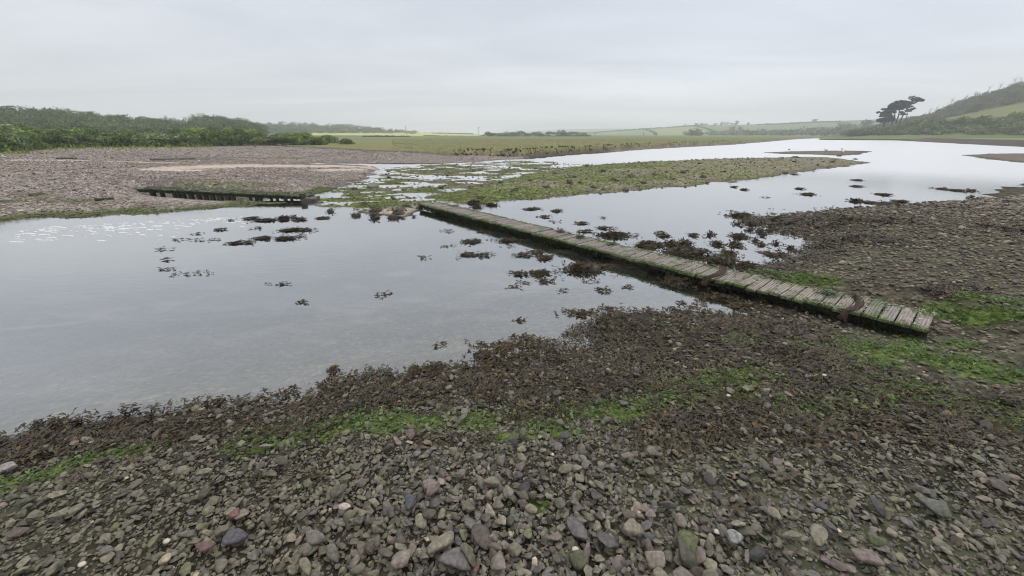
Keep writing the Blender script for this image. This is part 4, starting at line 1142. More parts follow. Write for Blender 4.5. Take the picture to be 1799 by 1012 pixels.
# ------------------------------------------------------------------ seaweed
def frond(g_):
    """forked strap of wrack lying along +x, about one unit long"""
    V, F = [], []

    def strip(p, ang, L, w0, w1, n, curl):
        b0 = len(V); z = p[2]
        for i in range(n + 1):
            t = i / n; w_ = w0 + (w1 - w0) * t
            cx_, cy_ = p[0] + math.cos(ang) * L * t, p[1] + math.sin(ang) * L * t
            zz_ = z + curl * math.sin(t * 2.2) * L + g_.normal(0, .012)
            nx, ny = -math.sin(ang) * w_, math.cos(ang) * w_
            tw = g_.normal(0, .35) * w_
            V.append((cx_ + nx, cy_ + ny, zz_ + tw)); V.append((cx_ - nx, cy_ - ny, zz_ - tw))
            ang += g_.normal(0, .22)
            if i: F.append((b0 + 2 * i - 2, b0 + 2 * i - 1, b0 + 2 * i + 1, b0 + 2 * i))
        return (cx_, cy_, zz_), ang
    e, a_ = strip((0, 0, 0), 0, .36, .045, .075, 3, g_.uniform(0, .22))
    for s in (-1, 1):
        e2, a2 = strip(e, a_ + s * g_.uniform(.3, .7), .3, .075, .095, 2, g_.uniform(-.15, .2))
        for s2 in (-1, 1):
            if g_.uniform() < .75: strip(e2, a2 + s2 * g_.uniform(.2, .6), .24, .09, .04, 2, g_.uniform(-.25, .15))
    return np.array(V), np.array(F)


FR = [frond(np.random.default_rng(300 + i)) for i in range(14)]
WPAL = np.array((1.05, .95, .9)) * np.array([(0.055, 0.042, 0.022), (0.040, 0.032, 0.020), (0.080, 0.058, 0.024), (0.030, 0.026, 0.020), (0.10, 0.075, 0.028), (0.060, 0.055, 0.025)])
WPW = np.array([.26, .28, .09, .20, .03, .14])


def fronds(x, y, z, size, tilt=.35, pal=WPAL, pw=WPW, ang=None, xs=1.0):
    n = len(x); k = rng.choice(len(pal), n, p=pw); c = pal[k] * rng.uniform(.7, 1.4, (n, 1))
    R = rot_mats(rng.uniform(0, 6.28, n) if ang is None else ang, rng.normal(0, tilt, n), rng.normal(-.1, tilt, n))
    S = size[:, None] * np.array((xs, 1, 1))
    return merge(FR, rng.integers(0, len(FR), n), np.stack([x, y, z], 1), R, S, c)


n4 = 520000
xa, ya = scatter_polar(n4, 1.6, 12, -64, 66)
h, D_ = terrain(xa, ya); zz = zones(xa, ya, h, D_)
clump = sstep(-.35, .45, fbm(xa, ya, .35, 3, 120))
den = np.clip(zz['weed'] * 1.25 - .06, 0, 1) * (.35 + .65 * clump)
r_ = np.hypot(xa, ya)
kk = (h > -.07) & (rng.uniform(0, 1, n4) < den * np.interp(r_, [2, 4, 12], [1, 1, .6]))
xa, ya, h, D_, den = xa[kk], ya[kk], h[kk], {k_: v_[kk] for k_, v_ in D_.items()}, den[kk]
hump = .04 * sstep(-.01, .06, h) * np.clip(fbm(xa, ya, .4, 3, 131) + .35, 0, 1) * sstep(.3, .8, den)
za = np.maximum(h, 0) + .012 + hump * rng.uniform(.2, 1.1, len(xa))
v, f, cc = fronds(xa, ya, za, rng.uniform(.022, .062, len(xa)) * np.interp(np.hypot(xa, ya), [2, 5, 12], [.9, 1.1, 1.8]), .32, ang=6 * fbm(xa, ya, .5, 3, 400) + rng.normal(0, .9, len(xa)), xs=1.35)
o = link('seaweed', mesh_np('seaweed', v, [f], cc, M_WEED, True)); tag(o, 'brown bladder wrack heaped along the near waterline and shore', 'seaweed', kind='stuff')
print('fronds', len(xa))

# wrack breaking the surface of the shallows along the shore beyond the bridge and in front of it
n5 = 60000
a = np.radians(rng.uniform(-40, 62, n5)); r = np.exp(rng.uniform(math.log(2.6), math.log(15), n5)); xa, ya = r * np.sin(a), r * np.cos(a)
h, D_ = terrain(xa, ya)
reach = np.where((xa > 2.6) & (ya > 5.3), 1.1, .40)
mk = sstep(.08, .3, fbm(xa * .8, ya * 1.5, .55, 4, 160) - .42 * np.clip(-D_['N'] / reach, 0, 3) + .1)
kk = (D_['N'] < .1) & (h < .02) & (D_['N'] > -2.2) & (rng.uniform(0, 1, n5) < mk * .8); xa, ya = xa[kk], ya[kk]
v, f, cc = fronds(xa, ya, np.full(len(xa), .010), rng.uniform(.04, .09, len(xa)) * np.interp(np.hypot(xa, ya), [2, 5, 12], [.9, 1.1, 1.7]), .2); v[:, 2] = np.maximum(v[:, 2], .004)
o = link('seaweed', mesh_np('seaweed', v, [f], cc, M_WEEDF, True)); tag(o, 'broken brown wrack awash in the shallows along the shingle', 'seaweed', kind='stuff')

# loose single fronds lying on the stones
n5 = 1600
xa, ya = scatter_polar(n5, 1.5, 6, -60, 62); h, D_ = terrain(xa, ya)
kk = (h > .02) & (fbm(xa, ya, .6, 3, 140) > .05) & (D_['N'] < 2.3); xa, ya, h = xa[kk], ya[kk], h[kk]
v, f, cc = fronds(xa, ya, h + .035, rng.uniform(.05, .11, len(xa)))
o = link('seaweed', mesh_np('seaweed', v, [f], cc, M_WEED, True)); tag(o, 'scraps of dark wrack strewn over the bare cobbles', 'seaweed', kind='stuff')

# green weed: short bright fronds over the green patches
n6 = 230000
xa, ya = scatter_polar(n6, 1.4, 9, -64, 66); h, D_ = terrain(xa, ya); zz = zones(xa, ya, h, D_)
kk = (h > 0) & (rng.uniform(0, 1, n6) < zz['green'] * .5 * (1 - .5 * zz['weed'])); xa, ya, h = xa[kk], ya[kk], h[kk]
GPAL = np.array([(0.08, 0.135, 0.022), (0.105, 0.17, 0.032), (0.06, 0.10, 0.02), (0.14, 0.19, 0.05)])
v, f, cc = fronds(xa, ya, h + .012 + rng.uniform(0, .022, len(xa)), rng.uniform(.02, .045, len(xa)) * np.interp(np.hypot(xa, ya), [2, 9], [1, 1.8]), .35, GPAL, np.array([.35, .3, .25, .1]))
o = link('green_algae', mesh_np('green_algae', v, [f], cc, M_ALGA, True)); tag(o, 'bright green gutweed in streaks over the near shingle', 'algae', kind='stuff')
print('green', len(xa))
n7 = 90000
a = np.radians(rng.uniform(-36, 36, n7)); r = np.exp(rng.uniform(math.log(9.5), math.log(34), n7)); xa, ya = r * np.sin(a), r * np.cos(a)
h, D_ = terrain(xa, ya); zz = zones(xa, ya, h, D_)
kk = (h > .012) & (rng.uniform(0, 1, n7) < np.maximum(zz['greenB'] * .8, zz['greenL'] * .9)); xa, ya, h = xa[kk], ya[kk], h[kk]
v, f, cc = fronds(xa, ya, h + .02, rng.uniform(.06, .13, len(xa)) * np.interp(np.hypot(xa, ya), [10, 34], [.9, 1.9]), .22,
                  np.array([(0.16, 0.205, 0.055), (0.20, 0.24, 0.075), (0.12, 0.155, 0.045), (0.18, 0.165, 0.08), (0.085, 0.075, 0.045)]), np.array([.3, .22, .22, .16, .1]))
o = link('green_algae', mesh_np('green_algae', v, [f], cc, M_ALGA, True)); tag(o, 'green weed carpeting the wet flats and middle bar', 'algae', kind='stuff')
print('green far', len(xa))

# ---- clumps of wrack standing in the water, one object each
CL = [  # px, py, width, height(px), kind: f floating sparse, d dense mat, m mound
 (405,387.5,24,3,'f'),(440,384,20,3,'d'),(464,387.5,40,4,'d'),(499,384.5,22,7,'m'),(526,386,18,4,'m'),(567,383.5,20,3,'d'),(388,404,16,3,'d'),(348,411,20,3,'f'),(452,401,22,3,'f'),(457,419,36,4,'d'),(424,427,38,5,'d'),
 (522,404.5,50,6,'d'),(503,419,42,6,'d'),(317,421,25,3,'f'),(347,422,26,4,'f'),(376,421,24,3,'f'),(288,438,26,4,'f'),(293,456,22,3,'f'),(293,473,26,4,'f'),(336,481,62,10,'f'),(493,500,34,4,'f'),(533,530,8,4,'f'),
 (829,424.5,36,7,'d'),(889,424.5,38,8,'d'),(891,433,34,4,'f'),(787,407,24,6,'f'),(844,408,9,5,'f'),(787,433,24,6,'f'),(823,448,28,8,'d'),(851,448.5,22,7,'d'),(742,454,22,5,'f'),(918,449,30,7,'d'),(941,443.5,26,7,'d'),
 (959,453,36,10,'d'),(912,482,32,8,'d'),(949,481,48,14,'d'),(921,497,32,5,'f'),(961,494.5,26,7,'d'),(1027,473.5,70,24,'m'),(1033,493,45,10,'f'),(936,368,24,4,'d'),(978,371,14,4,'d'),(957,381.5,18,3,'d'),(973,390.5,22,3,'f'),
 (1020,393,26,3,'d'),(1028,407,22,4,'d'),(1065,401.5,26,5,'d'),(1061,383,13,2,'f'),(1083,414.5,54,11,'m'),(833,357.5,20,9,'m'),(862,361,20,5,'m'),(838,365.5,18,4,'m'),
 (1160,410,14,3,'d'),(1165,415,20,6,'m'),(1221,414.5,20,8,'d'),(1248,413,14,5,'m'),(1297,416,24,9,'m'),(1335,408.5,14,4,'m'),(1259,429.5,20,8,'m'),(1292,430.5,20,9,'m'),(1339,431,12,5,'m'),(1363,429,10,4,'m'),
 (1362,448,38,11,'d'),(1281,447,28,10,'m'),(1139,432,46,14,'m'),(1181,430,26,11,'m'),(1203,428,28,9,'m'),(1201,446,84,22,'m'),(1268,461,60,20,'m'),(1308,471,42,16,'m'),(1190,498,54,20,'m'),(1254,523,48,10,'m'),(1306,539,40,7,'d'),
 (1194,533,24,8,'f'),(1228,533,20,8,'f'),(1061,511,24,7,'d'),(1054,469,18,6,'d'),(1103,504,16,3,'f'),(1290,329,8,2,'d'),(1307,333.5,10,2,'d'),(1395,307,7,2,'d'),(1506,317,12,2.5,'d'),(1507,328,13,2,'d'),(1405,332,10,2,'d'),
 (1420,342,23,3,'d'),(1553,342.5,16,2.5,'d'),(1653,332,13,2,'d'),(1680,335,18,3,'d'),(1707,336,9,3,'m'),(1503,353.5,14,5,'m'),(1527,356.5,18,3,'d'),(1580,354.5,18,4,'d'),(1567,360,38,7,'d'),(1300,379.5,40,7,'m'),
 (1295,394,14,4,'m'),(1320,395,18,5,'m'),(1343,347,14,2,'f'),(848,626,42,15,'m'),(584,651,13,8,'d'),(670,518,22,8,'f'),(993,511,26,6,'f'),(906,504,22,4,'f'),(1021,550,62,12,'d'),(1067,543,30,7,'d'),(775,607,22,8,'f'),(911,564,14,6,'f'),
 (70,752,50,8,'f'),(130,745,40,8,'d'),(500,690,40,7,'f'),(1340,414,12,3,'m'),(1352,407,10,3,'m'),(1318,405,14,4,'m'),(1327,424,10,4,'m'),(1388,437,14,5,'m'),(1310,388,12,3,'d'),(1233,440,14,4,'d')]
SZ = {'f': 'sparse scattered', 'd': 'flat', 'm': 'humped'}
GW = {'f': 'floating wrack', 'd': 'mats of wrack', 'm': 'mounds of wrack'}
cn_used = set()
for (px, py, wpx, hpx, kd) in CL:
    X, Y, Zr = (float(q) for q in ray(px, py)); t = CAMZ / -Zr; x, y = X * t, Y * t
    h0 = max(0.0, float(terrain(np.array([x]), np.array([y]))[0][0]))
    dist = math.hypot(x, y, CAMZ)
    wd = wpx * Y_ / 690 if (Y_ := (y * cP + CAMZ * sP)) else 0
    dpt = min(max(hpx * Y_ / 690 / (CAMZ / dist) * (.8 if kd != 'm' else .55), wd * .22), wd * 1.2)
    ht = {'f': .008, 'd': .016, 'm': min(.24, max(.04, hpx * Y_ / 690 * (.5 if py > 405 else .32)))}[kd]
    area = wd * dpt; n = int(np.clip(area * (330 if kd == 'f' else 1700), 26, 560)); n = max(14, n // 2) if kd == 'f' else n
    k_ = int(rng.integers(3, 6) if kd == 'm' else rng.integers(8, 16))           # ragged: several uneven sub-patches strung along the drift
    bx, by = rng.uniform(-.40, .40, k_) * wd, rng.normal(0, .20, k_) * dpt; bs = rng.uniform(.05, .17, k_) * (1 if kd == 'm' else .55)
    if kd == 'm': bx[0] = by[0] = 0; bs[0] = .24
    wts = bs ** 1.5; bi = rng.choice(k_, n, p=wts / wts.sum())
    fx, fy = bx[bi] + rng.normal(0, 1, n) * bs[bi] * wd, by[bi] + rng.normal(0, 1, n) * bs[bi] * dpt * 1.2
    st_ = rng.uniform(0, 1, n) < .14; fx = np.where(st_, rng.uniform(-.75, .75, n) * wd, fx); fy = np.where(st_, rng.normal(0, .45, n) * dpt, fy)
    q = np.clip(np.hypot(fx / (wd * .5), fy / (dpt * .55)), 0, 1)
    fz = ht * np.clip(1 - q ** 2, 0, 1) * rng.uniform(.35, 1.05, n) + .012
    sz = np.clip(.055 * (1 + dist / 14), .05, .13); ht *= .6 if py < 360 else 1
    mb = MB(); v, f, cc = fronds(fx, fy, fz, sz * rng.uniform(.5, 1.25, n), .32 if kd == 'm' else .11); v[:, 2] = np.maximum(v[:, 2], .004); mb.add(v, f, cc)
    o = empty('seaweed_clump', (x, y, h0))
    if kd == 'm':
        vr, fr_ = ROCK2[int(rng.integers(0, 12))]; rk = MB(); rk.add(vr * (wd * .40, dpt * .40, ht * .95), fr_, (0.05, 0.045, 0.03)); rk.build('rock', M_STONE, o, True)
    mb.build('fronds', M_WEEDF, o, True)['kind'] = 'stuff'
    near = ('by the near waterline' if py > 595 else 'in the shadow under the footbridge' if px > 1170 and py > 490 and py < 560 else
            'against the footbridge, far side' if 1110 < px < 1330 and 424 < py < 480 else 'beyond the footbridge by the shingle point' if px >= 1150 and py > 372 else
            'on the still right-hand pool' if px >= 1280 and py <= 372 else 'beyond the middle of the footbridge' if px > 900 and py < 372 + (px - 735) * .25 + 2 and px < 1150 else
            'at the far end of the footbridge' if 810 < px < 880 and py < 372 else 'close in front of the footbridge' if px > 730 else 'off the green bank near the old footbridge' if py < 410 else 'out on the big left pool')
    szw = 'tiny' if wd < .2 else 'small' if wd < .35 else 'medium' if wd < .55 else 'large'
    base_l = f'{szw} {SZ[kd]} brown wrack clump {near}'; lab = base_l
    if lab in cn_used: lab = f'{szw} {SZ[kd]} brown wrack clump {near}, {"longer" if wpx / max(hpx, 1) > 5 else "rounder"} one'
    if lab in cn_used: lab = f'{"dark" if rng.uniform() < 0 else szw} {SZ[kd]} clump {near}, {"longer" if wpx / max(hpx, 1) > 5 else "rounder"}, {"farther out" if py < 420 else "nearer"}'
    if lab in cn_used: lab = base_l
    cn_used.add(lab); tag(o, lab, 'seaweed', GW[kd])

# dark weedy stones and clumps on the bar and the flats
BARK = [(655,330.5,22,'long pale boulder'),(622,333,10,''),(622,349,8,''),(710,335,12,'olive boulder'),(735,366,10,''),(845,349,14,''),(880,322,10,''),(905,335,12,''),(930,318,12,''),(960,330,14,''),(1000,322,16,''),(1010,312,12,''),(1045,330,12,''),
        (1080,318,16,''),(1105,312,14,''),(1130,322,12,''),(1150,308,12,''),(1180,315,12,''),(1200,304,12,''),(1235,312,14,''),(1100,335,12,''),(1060,302,12,''),(975,306,10,''),(690,348,10,''),(640,360,14,''),(580,372,16,''),(660,371,26,''),(700,375,26,''),(715,363,16,''),
        (625,379,18,''),(658,383,22,''),(690,383,20,''),(727,381,10,''),(1380,305,10,''),(1462,285.5,10,''),(1474,274.8,8,''),(1502,280.3,8,'')]
for i, (px, py, wpx, sp) in enumerate(BARK):
    if sp:
        single_stone(px, py, wpx, (1, .55, .45), (.17, .165, .12) if 'pale' in sp else (.085, .085, .045), sp + (' lying in the riffle of the stream' if 'pale' in sp else ' near the far end of the footbridge'), 'boulder', 4, sub=ROCK3, cat='boulder', lift=.6, rz=.3)
        continue
    x, y, z = (float(q[0]) for q in hit([px], [py])); Y_ = y * cP + CAMZ * sP; wd = wpx * Y_ / 690
    o = empty('weedy_stone', (x, y, z)); rk = MB(); vr, fr_ = ROCK2[i % 12]; rk.add(vr * (wd * .42, wd * .4, wd * .2), fr_, (.06, .05, .035)); rk.build('stone', M_STONE, o, True)
    n = 40; a_ = rng.uniform(0, 6.28, n); q = np.sqrt(rng.uniform(0, 1, n)); v, f, cc = fronds(q * np.cos(a_) * wd * .45, q * np.sin(a_) * wd * .4, wd * .2 * (1 - q * q) + .02, wd * rng.uniform(.2, .4, n), .4)
    mb = MB(); mb.add(v, f, cc); mb.build('fronds', M_WEED, o, True)['kind'] = 'stuff'
    loc_ = 'on the pink sand by the footbridge end' if px < 740 and py > 355 else 'in the stream riffle' if px < 740 else 'on the grey tip of the bar' if px > 1300 else 'on the bright green weed flat' if px < 1050 else 'on the brown middle bar'
    lab = f'dark weedy stone {loc_}'
    for e_ in ('', ', wider one', ', smaller one', ', nearer the water', ', farther from the footbridge'):
        if lab + e_ not in cn_used: lab += e_; break
    cn_used.add(lab); tag(o, lab, 'stone', 'weed-covered stones on the flats')

# foam flecks drifting at the left
n8 = 190; mb = MB()
fp = np.stack([rng.uniform(20, 430, n8), np.zeros(n8)], 1); fp[:, 1] = 402 - fp[:, 0] * .055 + np.abs(rng.normal(0, 1, n8)) * np.interp(fp[:, 0], [20, 430], [13, 9]) + 2
xa, ya = gp(fp[:, 0], fp[:, 1])
hh = terrain(xa, ya)[0]
for q in range(n8):
    if hh[q] > -.03: continue
    s = rng.uniform(.005, .016); k = 7; an = np.linspace(0, 6.28, k, endpoint=False); rr_ = s * rng.uniform(.5, 1.2, k); el = rng.uniform(3, 9)
    top_ = np.stack([xa[q] + rr_ * np.cos(an) * el, ya[q] + rr_ * np.sin(an), 0 * an + .012], 1); bot = np.stack([xa[q] + rr_ * 1.2 * np.cos(an) * el, ya[q] + rr_ * 1.2 * np.sin(an), 0 * an + .001], 1)
    V = np.vstack([top_, bot, [[xa[q], ya[q], .016]]]); mb.add(V, [(i, (i + 1) % k, 2 * k) for i in range(k)], (.8, .8, .78)); mb.Q.append(np.array([(k + i, k + (i + 1) % k, (i + 1) % k, i) for i in range(k)]) + mb.n - len(V))
o = mb.build('foam', M_FOAM, None, True); tag(o, 'white foam flecks drifting below the green bank', 'foam', kind='stuff')
# ------------------------------------------------------------------ the footbridge
DZ = 0.155
A = np.array(gp(1632, 582, .2)); Bf = np.array(gp(737, 358.5, DZ)); An = np.array(gp(1645, 552, .2))
dv = Bf - A; LEN = float(np.hypot(*dv)); dv /= LEN; pv = np.array([dv[1], -dv[0]])
if pv @ (An - A) < 0: pv = -pv
WID = float(pv @ (An - A)); rzb = math.atan2(dv[1], dv[0]); sgn = 1 if (np.array([-dv[1], dv[0]]) @ pv) > 0 else -1
print('bridge', LEN, WID, sgn)

m_board, nt, b = new_mat('deck_mat', 0.6, 0.35)
tc = nd(nt, 'ShaderNodeTexCoord'); oi = nd(nt, 'ShaderNodeObjectInfo'); ge = nd(nt, 'ShaderNodeNewGeometry')
mp = nd(nt, 'ShaderNodeMapping'); mp.inputs['Scale'].default_value = (60, 5, 30)
off = nd(nt, 'ShaderNodeVectorMath', operation='ADD'); nt.links.new(tc.outputs['Object'], off.inputs[0])
cr = nd(nt, 'ShaderNodeCombineXYZ'); nt.links.new(mth(nt, 'MULTIPLY', oi.outputs['Random'], 40), cr.inputs[1]); nt.links.new(cr.outputs[0], off.inputs[1])
nt.links.new(off.outputs[0], mp.inputs[0]); gn = nd(nt, 'ShaderNodeTexNoise'); gn.inputs['Scale'].default_value = 1; gn.inputs['Detail'].default_value = 5; nt.links.new(mp.outputs[0], gn.inputs['Vector'])
grain = ramp(nt, gn.outputs[0], [(0.25, (0.13, 0.112, 0.10)), (0.5, (0.25, 0.225, 0.198)), (0.8, (0.36, 0.33, 0.29))])
tint = ramp(nt, oi.outputs['Random'], [(0, (0.72, 0.74, 0.70)), (.35, (1, .97, .95)), (.7, (1.12, 1.03, 1.0)), (1, (.85, .86, .86))])
bm_ = mul(nt, grain.outputs[0], tint.outputs[0])
gp_n = nd(nt, 'ShaderNodeTexNoise'); gp_n.inputs['Scale'].default_value = 5.5; gp_n.inputs['Detail'].default_value = 6; nt.links.new(ge.outputs['Position'], gp_n.inputs['Vector'])
sy = nd(nt, 'ShaderNodeSeparateXYZ'); nt.links.new(tc.outputs['Object'], sy.inputs[0])
edge = mth(nt, 'MULTIPLY', mth(nt, 'POWER', mth(nt, 'ABSOLUTE', mth(nt, 'DIVIDE', sy.outputs[1], WID / 2)), 3.0), 0.34)
mask = ramp(nt, mth(nt, 'ADD', gp_n.outputs[0], edge), [(0.60, grey(0)), (0.70, grey(1))])
gcol = ramp(nt, gn.outputs[0], [(0.3, (0.07, 0.10, 0.03)), (0.55, (0.11, 0.14, 0.045)), (0.75, (0.30, 0.33, 0.20))])
bf = mul(nt, bm_.outputs[2], gcol.outputs[0], 'MIX'); nt.links.new(mask.outputs[0], bf.inputs[0]); nt.links.new(bf.outputs[2], b.inputs['Base Color'])
bp = nd(nt, 'ShaderNodeBump'); bp.inputs['Strength'].default_value = .4; bp.inputs['Distance'].default_value = .003; nt.links.new(gn.outputs[0], bp.inputs['Height']); nt.links.new(bp.outputs[0], b.inputs['Normal'])


def grooved_board(wd, ln, th, seed):
    """a grooved deck board: its cross-section runs along x, its length along y"""
    g_ = np.random.default_rng(seed); prof = [(-wd / 2, -th), (-wd / 2, -.003), (-wd / 2 + .004, 0)]; k = 4; st = (wd - .014) / k
    for i in range(k):
        x0 = -wd / 2 + .007 + st * i
        prof += [(x0 + st * .12, 0), (x0 + st * .62, 0), (x0 + st * .70, -.007), (x0 + st * .98, -.007)]
    prof += [(wd / 2 - .003, 0), (wd / 2, -.004), (wd / 2, -th)]
    P = np.array(prof); ys = np.linspace(-ln / 2, ln / 2, 7); bow = g_.normal(0, .003); n = len(P)
    e0, e1 = g_.normal(0, .006, 2)
    V = []
    for y in ys:
        yy = y + (e0 if y == ys[0] else e1 if y == ys[-1] else 0)
        for q in P: V.append((q[0] + bow * (1 - (2 * y / ln) ** 2), yy, q[1] + g_.normal(0, .0008)))
    F = [(i * n + k_, i * n + (k_ + 1) % n, (i + 1) * n + (k_ + 1) % n, (i + 1) * n + k_) for i in range(6) for k_ in range(n)]
    me = bpy.data.meshes.new('deck_board'); me.from_pydata(V, [], F + [tuple(range(n))[::-1], tuple(range(6 * n, 7 * n))]); me.update()
    me.materials.append(m_board); return me


deckz = lambda u: DZ + .06 * math.exp(-max(u, 0) / 1.5)
fb = empty('footbridge', (A[0], A[1], 0.0), rzb)
tag(fb, 'long low mossy timber footbridge crossing the channel to the near shore', 'footbridge')
NB = 80; pitch = LEN / NB
BM = [grooved_board(pitch * .90, WID, .032, i) for i in range(8)]
for i in range(NB):
    o = link('deck_board', BM[i % 8], fb); u = (i + .5) * pitch
    o.location = (u, sgn * (WID / 2 + rng.normal(0, .008)), deckz(u) + rng.normal(0, .004))
    o.rotation_euler = (rng.normal(0, .010), rng.normal(0, .03), rng.normal(0, .022) + (math.pi if rng.uniform() < .5 else 0))
zb = lambda u: deckz(u) - .037
WDC = (0.04, 0.037, 0.024)
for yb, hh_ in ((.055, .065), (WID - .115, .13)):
    mb = MB(); q = np.linspace(-.0, LEN - .02, 30)
    for u0, u1 in zip(q[:-1], q[1:]):
        z0, z1 = zb(u0), zb(u1)
        y0, y1 = sgn * yb, sgn * (yb + .07)
        V = [(u0, y0, z0 - hh_), (u0, y1, z0 - hh_), (u0, y1, z0), (u0, y0, z0), (u1, y0, z1 - hh_), (u1, y1, z1 - hh_), (u1, y1, z1), (u1, y0, z1)]
        F = [(0, 4, 5, 1), (1, 5, 6, 2), (2, 6, 7, 3), (3, 7, 4, 0)]
        if u0 == q[0]: F.append((0, 1, 2, 3))
        if u1 == q[-1]: F.append((7, 6, 5, 4))
        mb.add(V, F, np.array(WDC) * (1 if yb < .2 else .35) * (.85 if int(u0 / 2.4) % 2 else 1.1))  # far beam coloured near black to paint the shade under the deck
    mb.build('side_beam', M_WOODWET if yb < .2 else M_SHADEWOOD, fb)
NP = 9
for i in range(NP):
    u = .9 + (LEN - 1.6) * i / (NP - 1)
    wpt = A + dv * u + pv * WID / 2; hz_ = float(terrain(np.array([wpt[0]]), np.array([wpt[1]]))[0][0])
    for yb in (.11, WID - .21):
        mb = MB(); x0 = u - .05; zt = zb(u) - .01; y0, y1 = sorted((sgn * yb, sgn * (yb + .1)))
        mb.box(x0, x0 + .1, y0, y1, min(hz_, zt - .1) - .25, zt - .012, (0.022, 0.02, 0.014), jit=.004); mb.build('post', M_SHADEWOOD, fb)  # post colour blackened as painted under-deck shade
    mb = MB(); y0, y1 = sorted((sgn * .108, sgn * (WID - .108))); mb.box(u - .045 + .1, u + .045 + .1, y0, y1, zb(u) - .09, zb(u) - .02, (0.06, 0.055, 0.035)); mb.build('cross_beam', M_WOODWET, fb)
# weed hanging along the sides: thick at the far half, in tufts at the near half
HP = .62 * np.array([(0.035, 0.050, 0.015), (0.050, 0.072, 0.02), (0.028, 0.036, 0.014), (0.08, 0.11, 0.032), (0.045, 0.040, 0.02)])


def hang(n, u, yy, z, size, spread, pal, nm, droop=True, flat=False):
    kk = rng.integers(0, len(pal), n); c = pal[kk] * rng.uniform(.7, 1.35, (n, 1))
    if flat: R = rot_mats(rng.uniform(0, 6.28, n), rng.normal(0, .15, n), rng.normal(0, .15, n))
    else: R = rot_mats(rng.normal(0, .9, n), rng.normal(0, .3, n), np.full(n, math.pi / 2) + rng.normal(0, spread, n))
    S = np.stack([size, size * rng.uniform(.5, 1.0, n), size], 1)
    v, f, cc = merge(FR, rng.integers(0, len(FR), n), np.stack([u, yy, z], 1), R, S, cc0 if False else c)
    mb = MB(); mb.add(v, f, cc); o = mb.build(nm, M_ALGA, fb, True); o['kind'] = 'stuff'; return o


for side, cnt in ((0, 3600), (1, 1500)):
    u = LEN * rng.uniform(0, 1, cnt * 2); clump = fbm(u, u * 0 + side, .5, 3, 210) + .12 + .8 * sstep(.45, .62, u / LEN) - .1 * (u < 1)
    u = u[rng.uniform(-.3, 1.0, len(u)) < clump][:cnt]; n = len(u)
    y_ = (rng.uniform(-.012, .03, n) if side == 0 else WID + rng.uniform(-.03, .012, n)) * sgn
    z_ = np.array([zb(q) for q in u]) + rng.uniform(-.075, .03, n) * np.interp(u / LEN, [.4, .6], [.6, 1.0])
    hang(n, u, y_, z_, rng.uniform(.035, .085, n), .3, HP, 'hanging_weed')
n = 900; u = LEN * .62 * rng.uniform(0, 1, n); kp = fbm(u, u * 0, .22, 3, 215) > .12; u = u[kp]; n = len(u)
hang(n, u, sgn * rng.uniform(.0, .04, n), np.array([zb(q) for q in u]) + rng.uniform(-.07, .0, n), rng.uniform(.04, .085, n), .25, HP * .7, 'hanging_weed')
n = 2600; u = LEN * rng.uniform(0, 1, n); e_ = rng.exponential(.045, n); side = rng.uniform(0, 1, n) < .5
cl = fbm(u * 1.0, side * 7.0, .35, 3, 222) > -.15; u, e_, side = u[cl], e_[cl], side[cl]; n = len(u)
y_ = np.where(side, e_, WID - e_) * sgn
hang(n, u, y_, np.array([zb(q) for q in u]) + .043, rng.uniform(.025, .07, n), .2, np.array([(.10, .15, .04), (.14, .17, .07), (.07, .10, .03), (.32, .34, .22), (.08, .09, .04)]), 'deck_weed', flat=True)
n = 500; u = rng.uniform(.1, 4.2, n); u = np.round(u / pitch) * pitch + rng.normal(0, .012, n); cl = fbm(u, u, .3, 2, 230) > -.1; u = u[cl]; n = len(u)
hang(n, u, sgn * rng.uniform(.02, WID - .02, n), np.array([zb(q) for q in u]) + .043, rng.uniform(.03, .07, n), .2, np.array([(.09, .14, .035), (.12, .17, .05), (.42, .42, .34), (.07, .10, .03)]), 'deck_weed', flat=True)


# brown strands draped across the deck
def strand(px, py, lab, wide, hangd):
    c = np.array(gp(px, py, DZ)); u0 = float((c - A) @ dv); mb = MB()
    for k_ in range(22):
        y0 = rng.normal(0, wide * .42); col_ = np.array((.052, .033, .024)) * rng.uniform(.6, 1.5); w_ = rng.uniform(.003, .008)
        pts_ = []
        for t in np.linspace(0, 1, 12):
            yy = WID + .02 - t * (WID + .05); bend = -.22 * t ** 1.5 * 0 + .16 * math.sin(t * 2.2 + .3)
            pts_.append((u0 + y0 * (1 - .4 * t) - bend + .08, yy * sgn, deckz(u0) + .006 + rng.uniform(0, .02)))
        last = pts_[-1]
        for q in range(1, 5): pts_.append((last[0] + rng.normal(0, .012), last[1] - sgn * .012 * q, last[2] - hangd * q / 4 * rng.uniform(.7, 1.1)))
        P_ = np.array(pts_); V = []
        for i, p in enumerate(P_): V += [(p[0] - w_, p[1], p[2]), (p[0] + w_, p[1], p[2] + .003)]
        mb.add(V, [(2 * i, 2 * i + 1, 2 * i + 3, 2 * i + 2) for i in range(len(P_) - 1)], col_)
    v = np.concatenate(mb.V); f = np.concatenate(mb.Q)
    o = link('seaweed_strand', mesh_np('seaweed_strand', v - np.array([u0, 0, 0]), [f], np.concatenate(mb.C), M_WEEDF, True), None, None)
    o.location = (A[0] + dv[0] * u0, A[1] + dv[1] * u0, 0); o.rotation_euler = (0, 0, rzb); tag(o, lab, 'seaweed', 'brown strands draped over the footbridge')


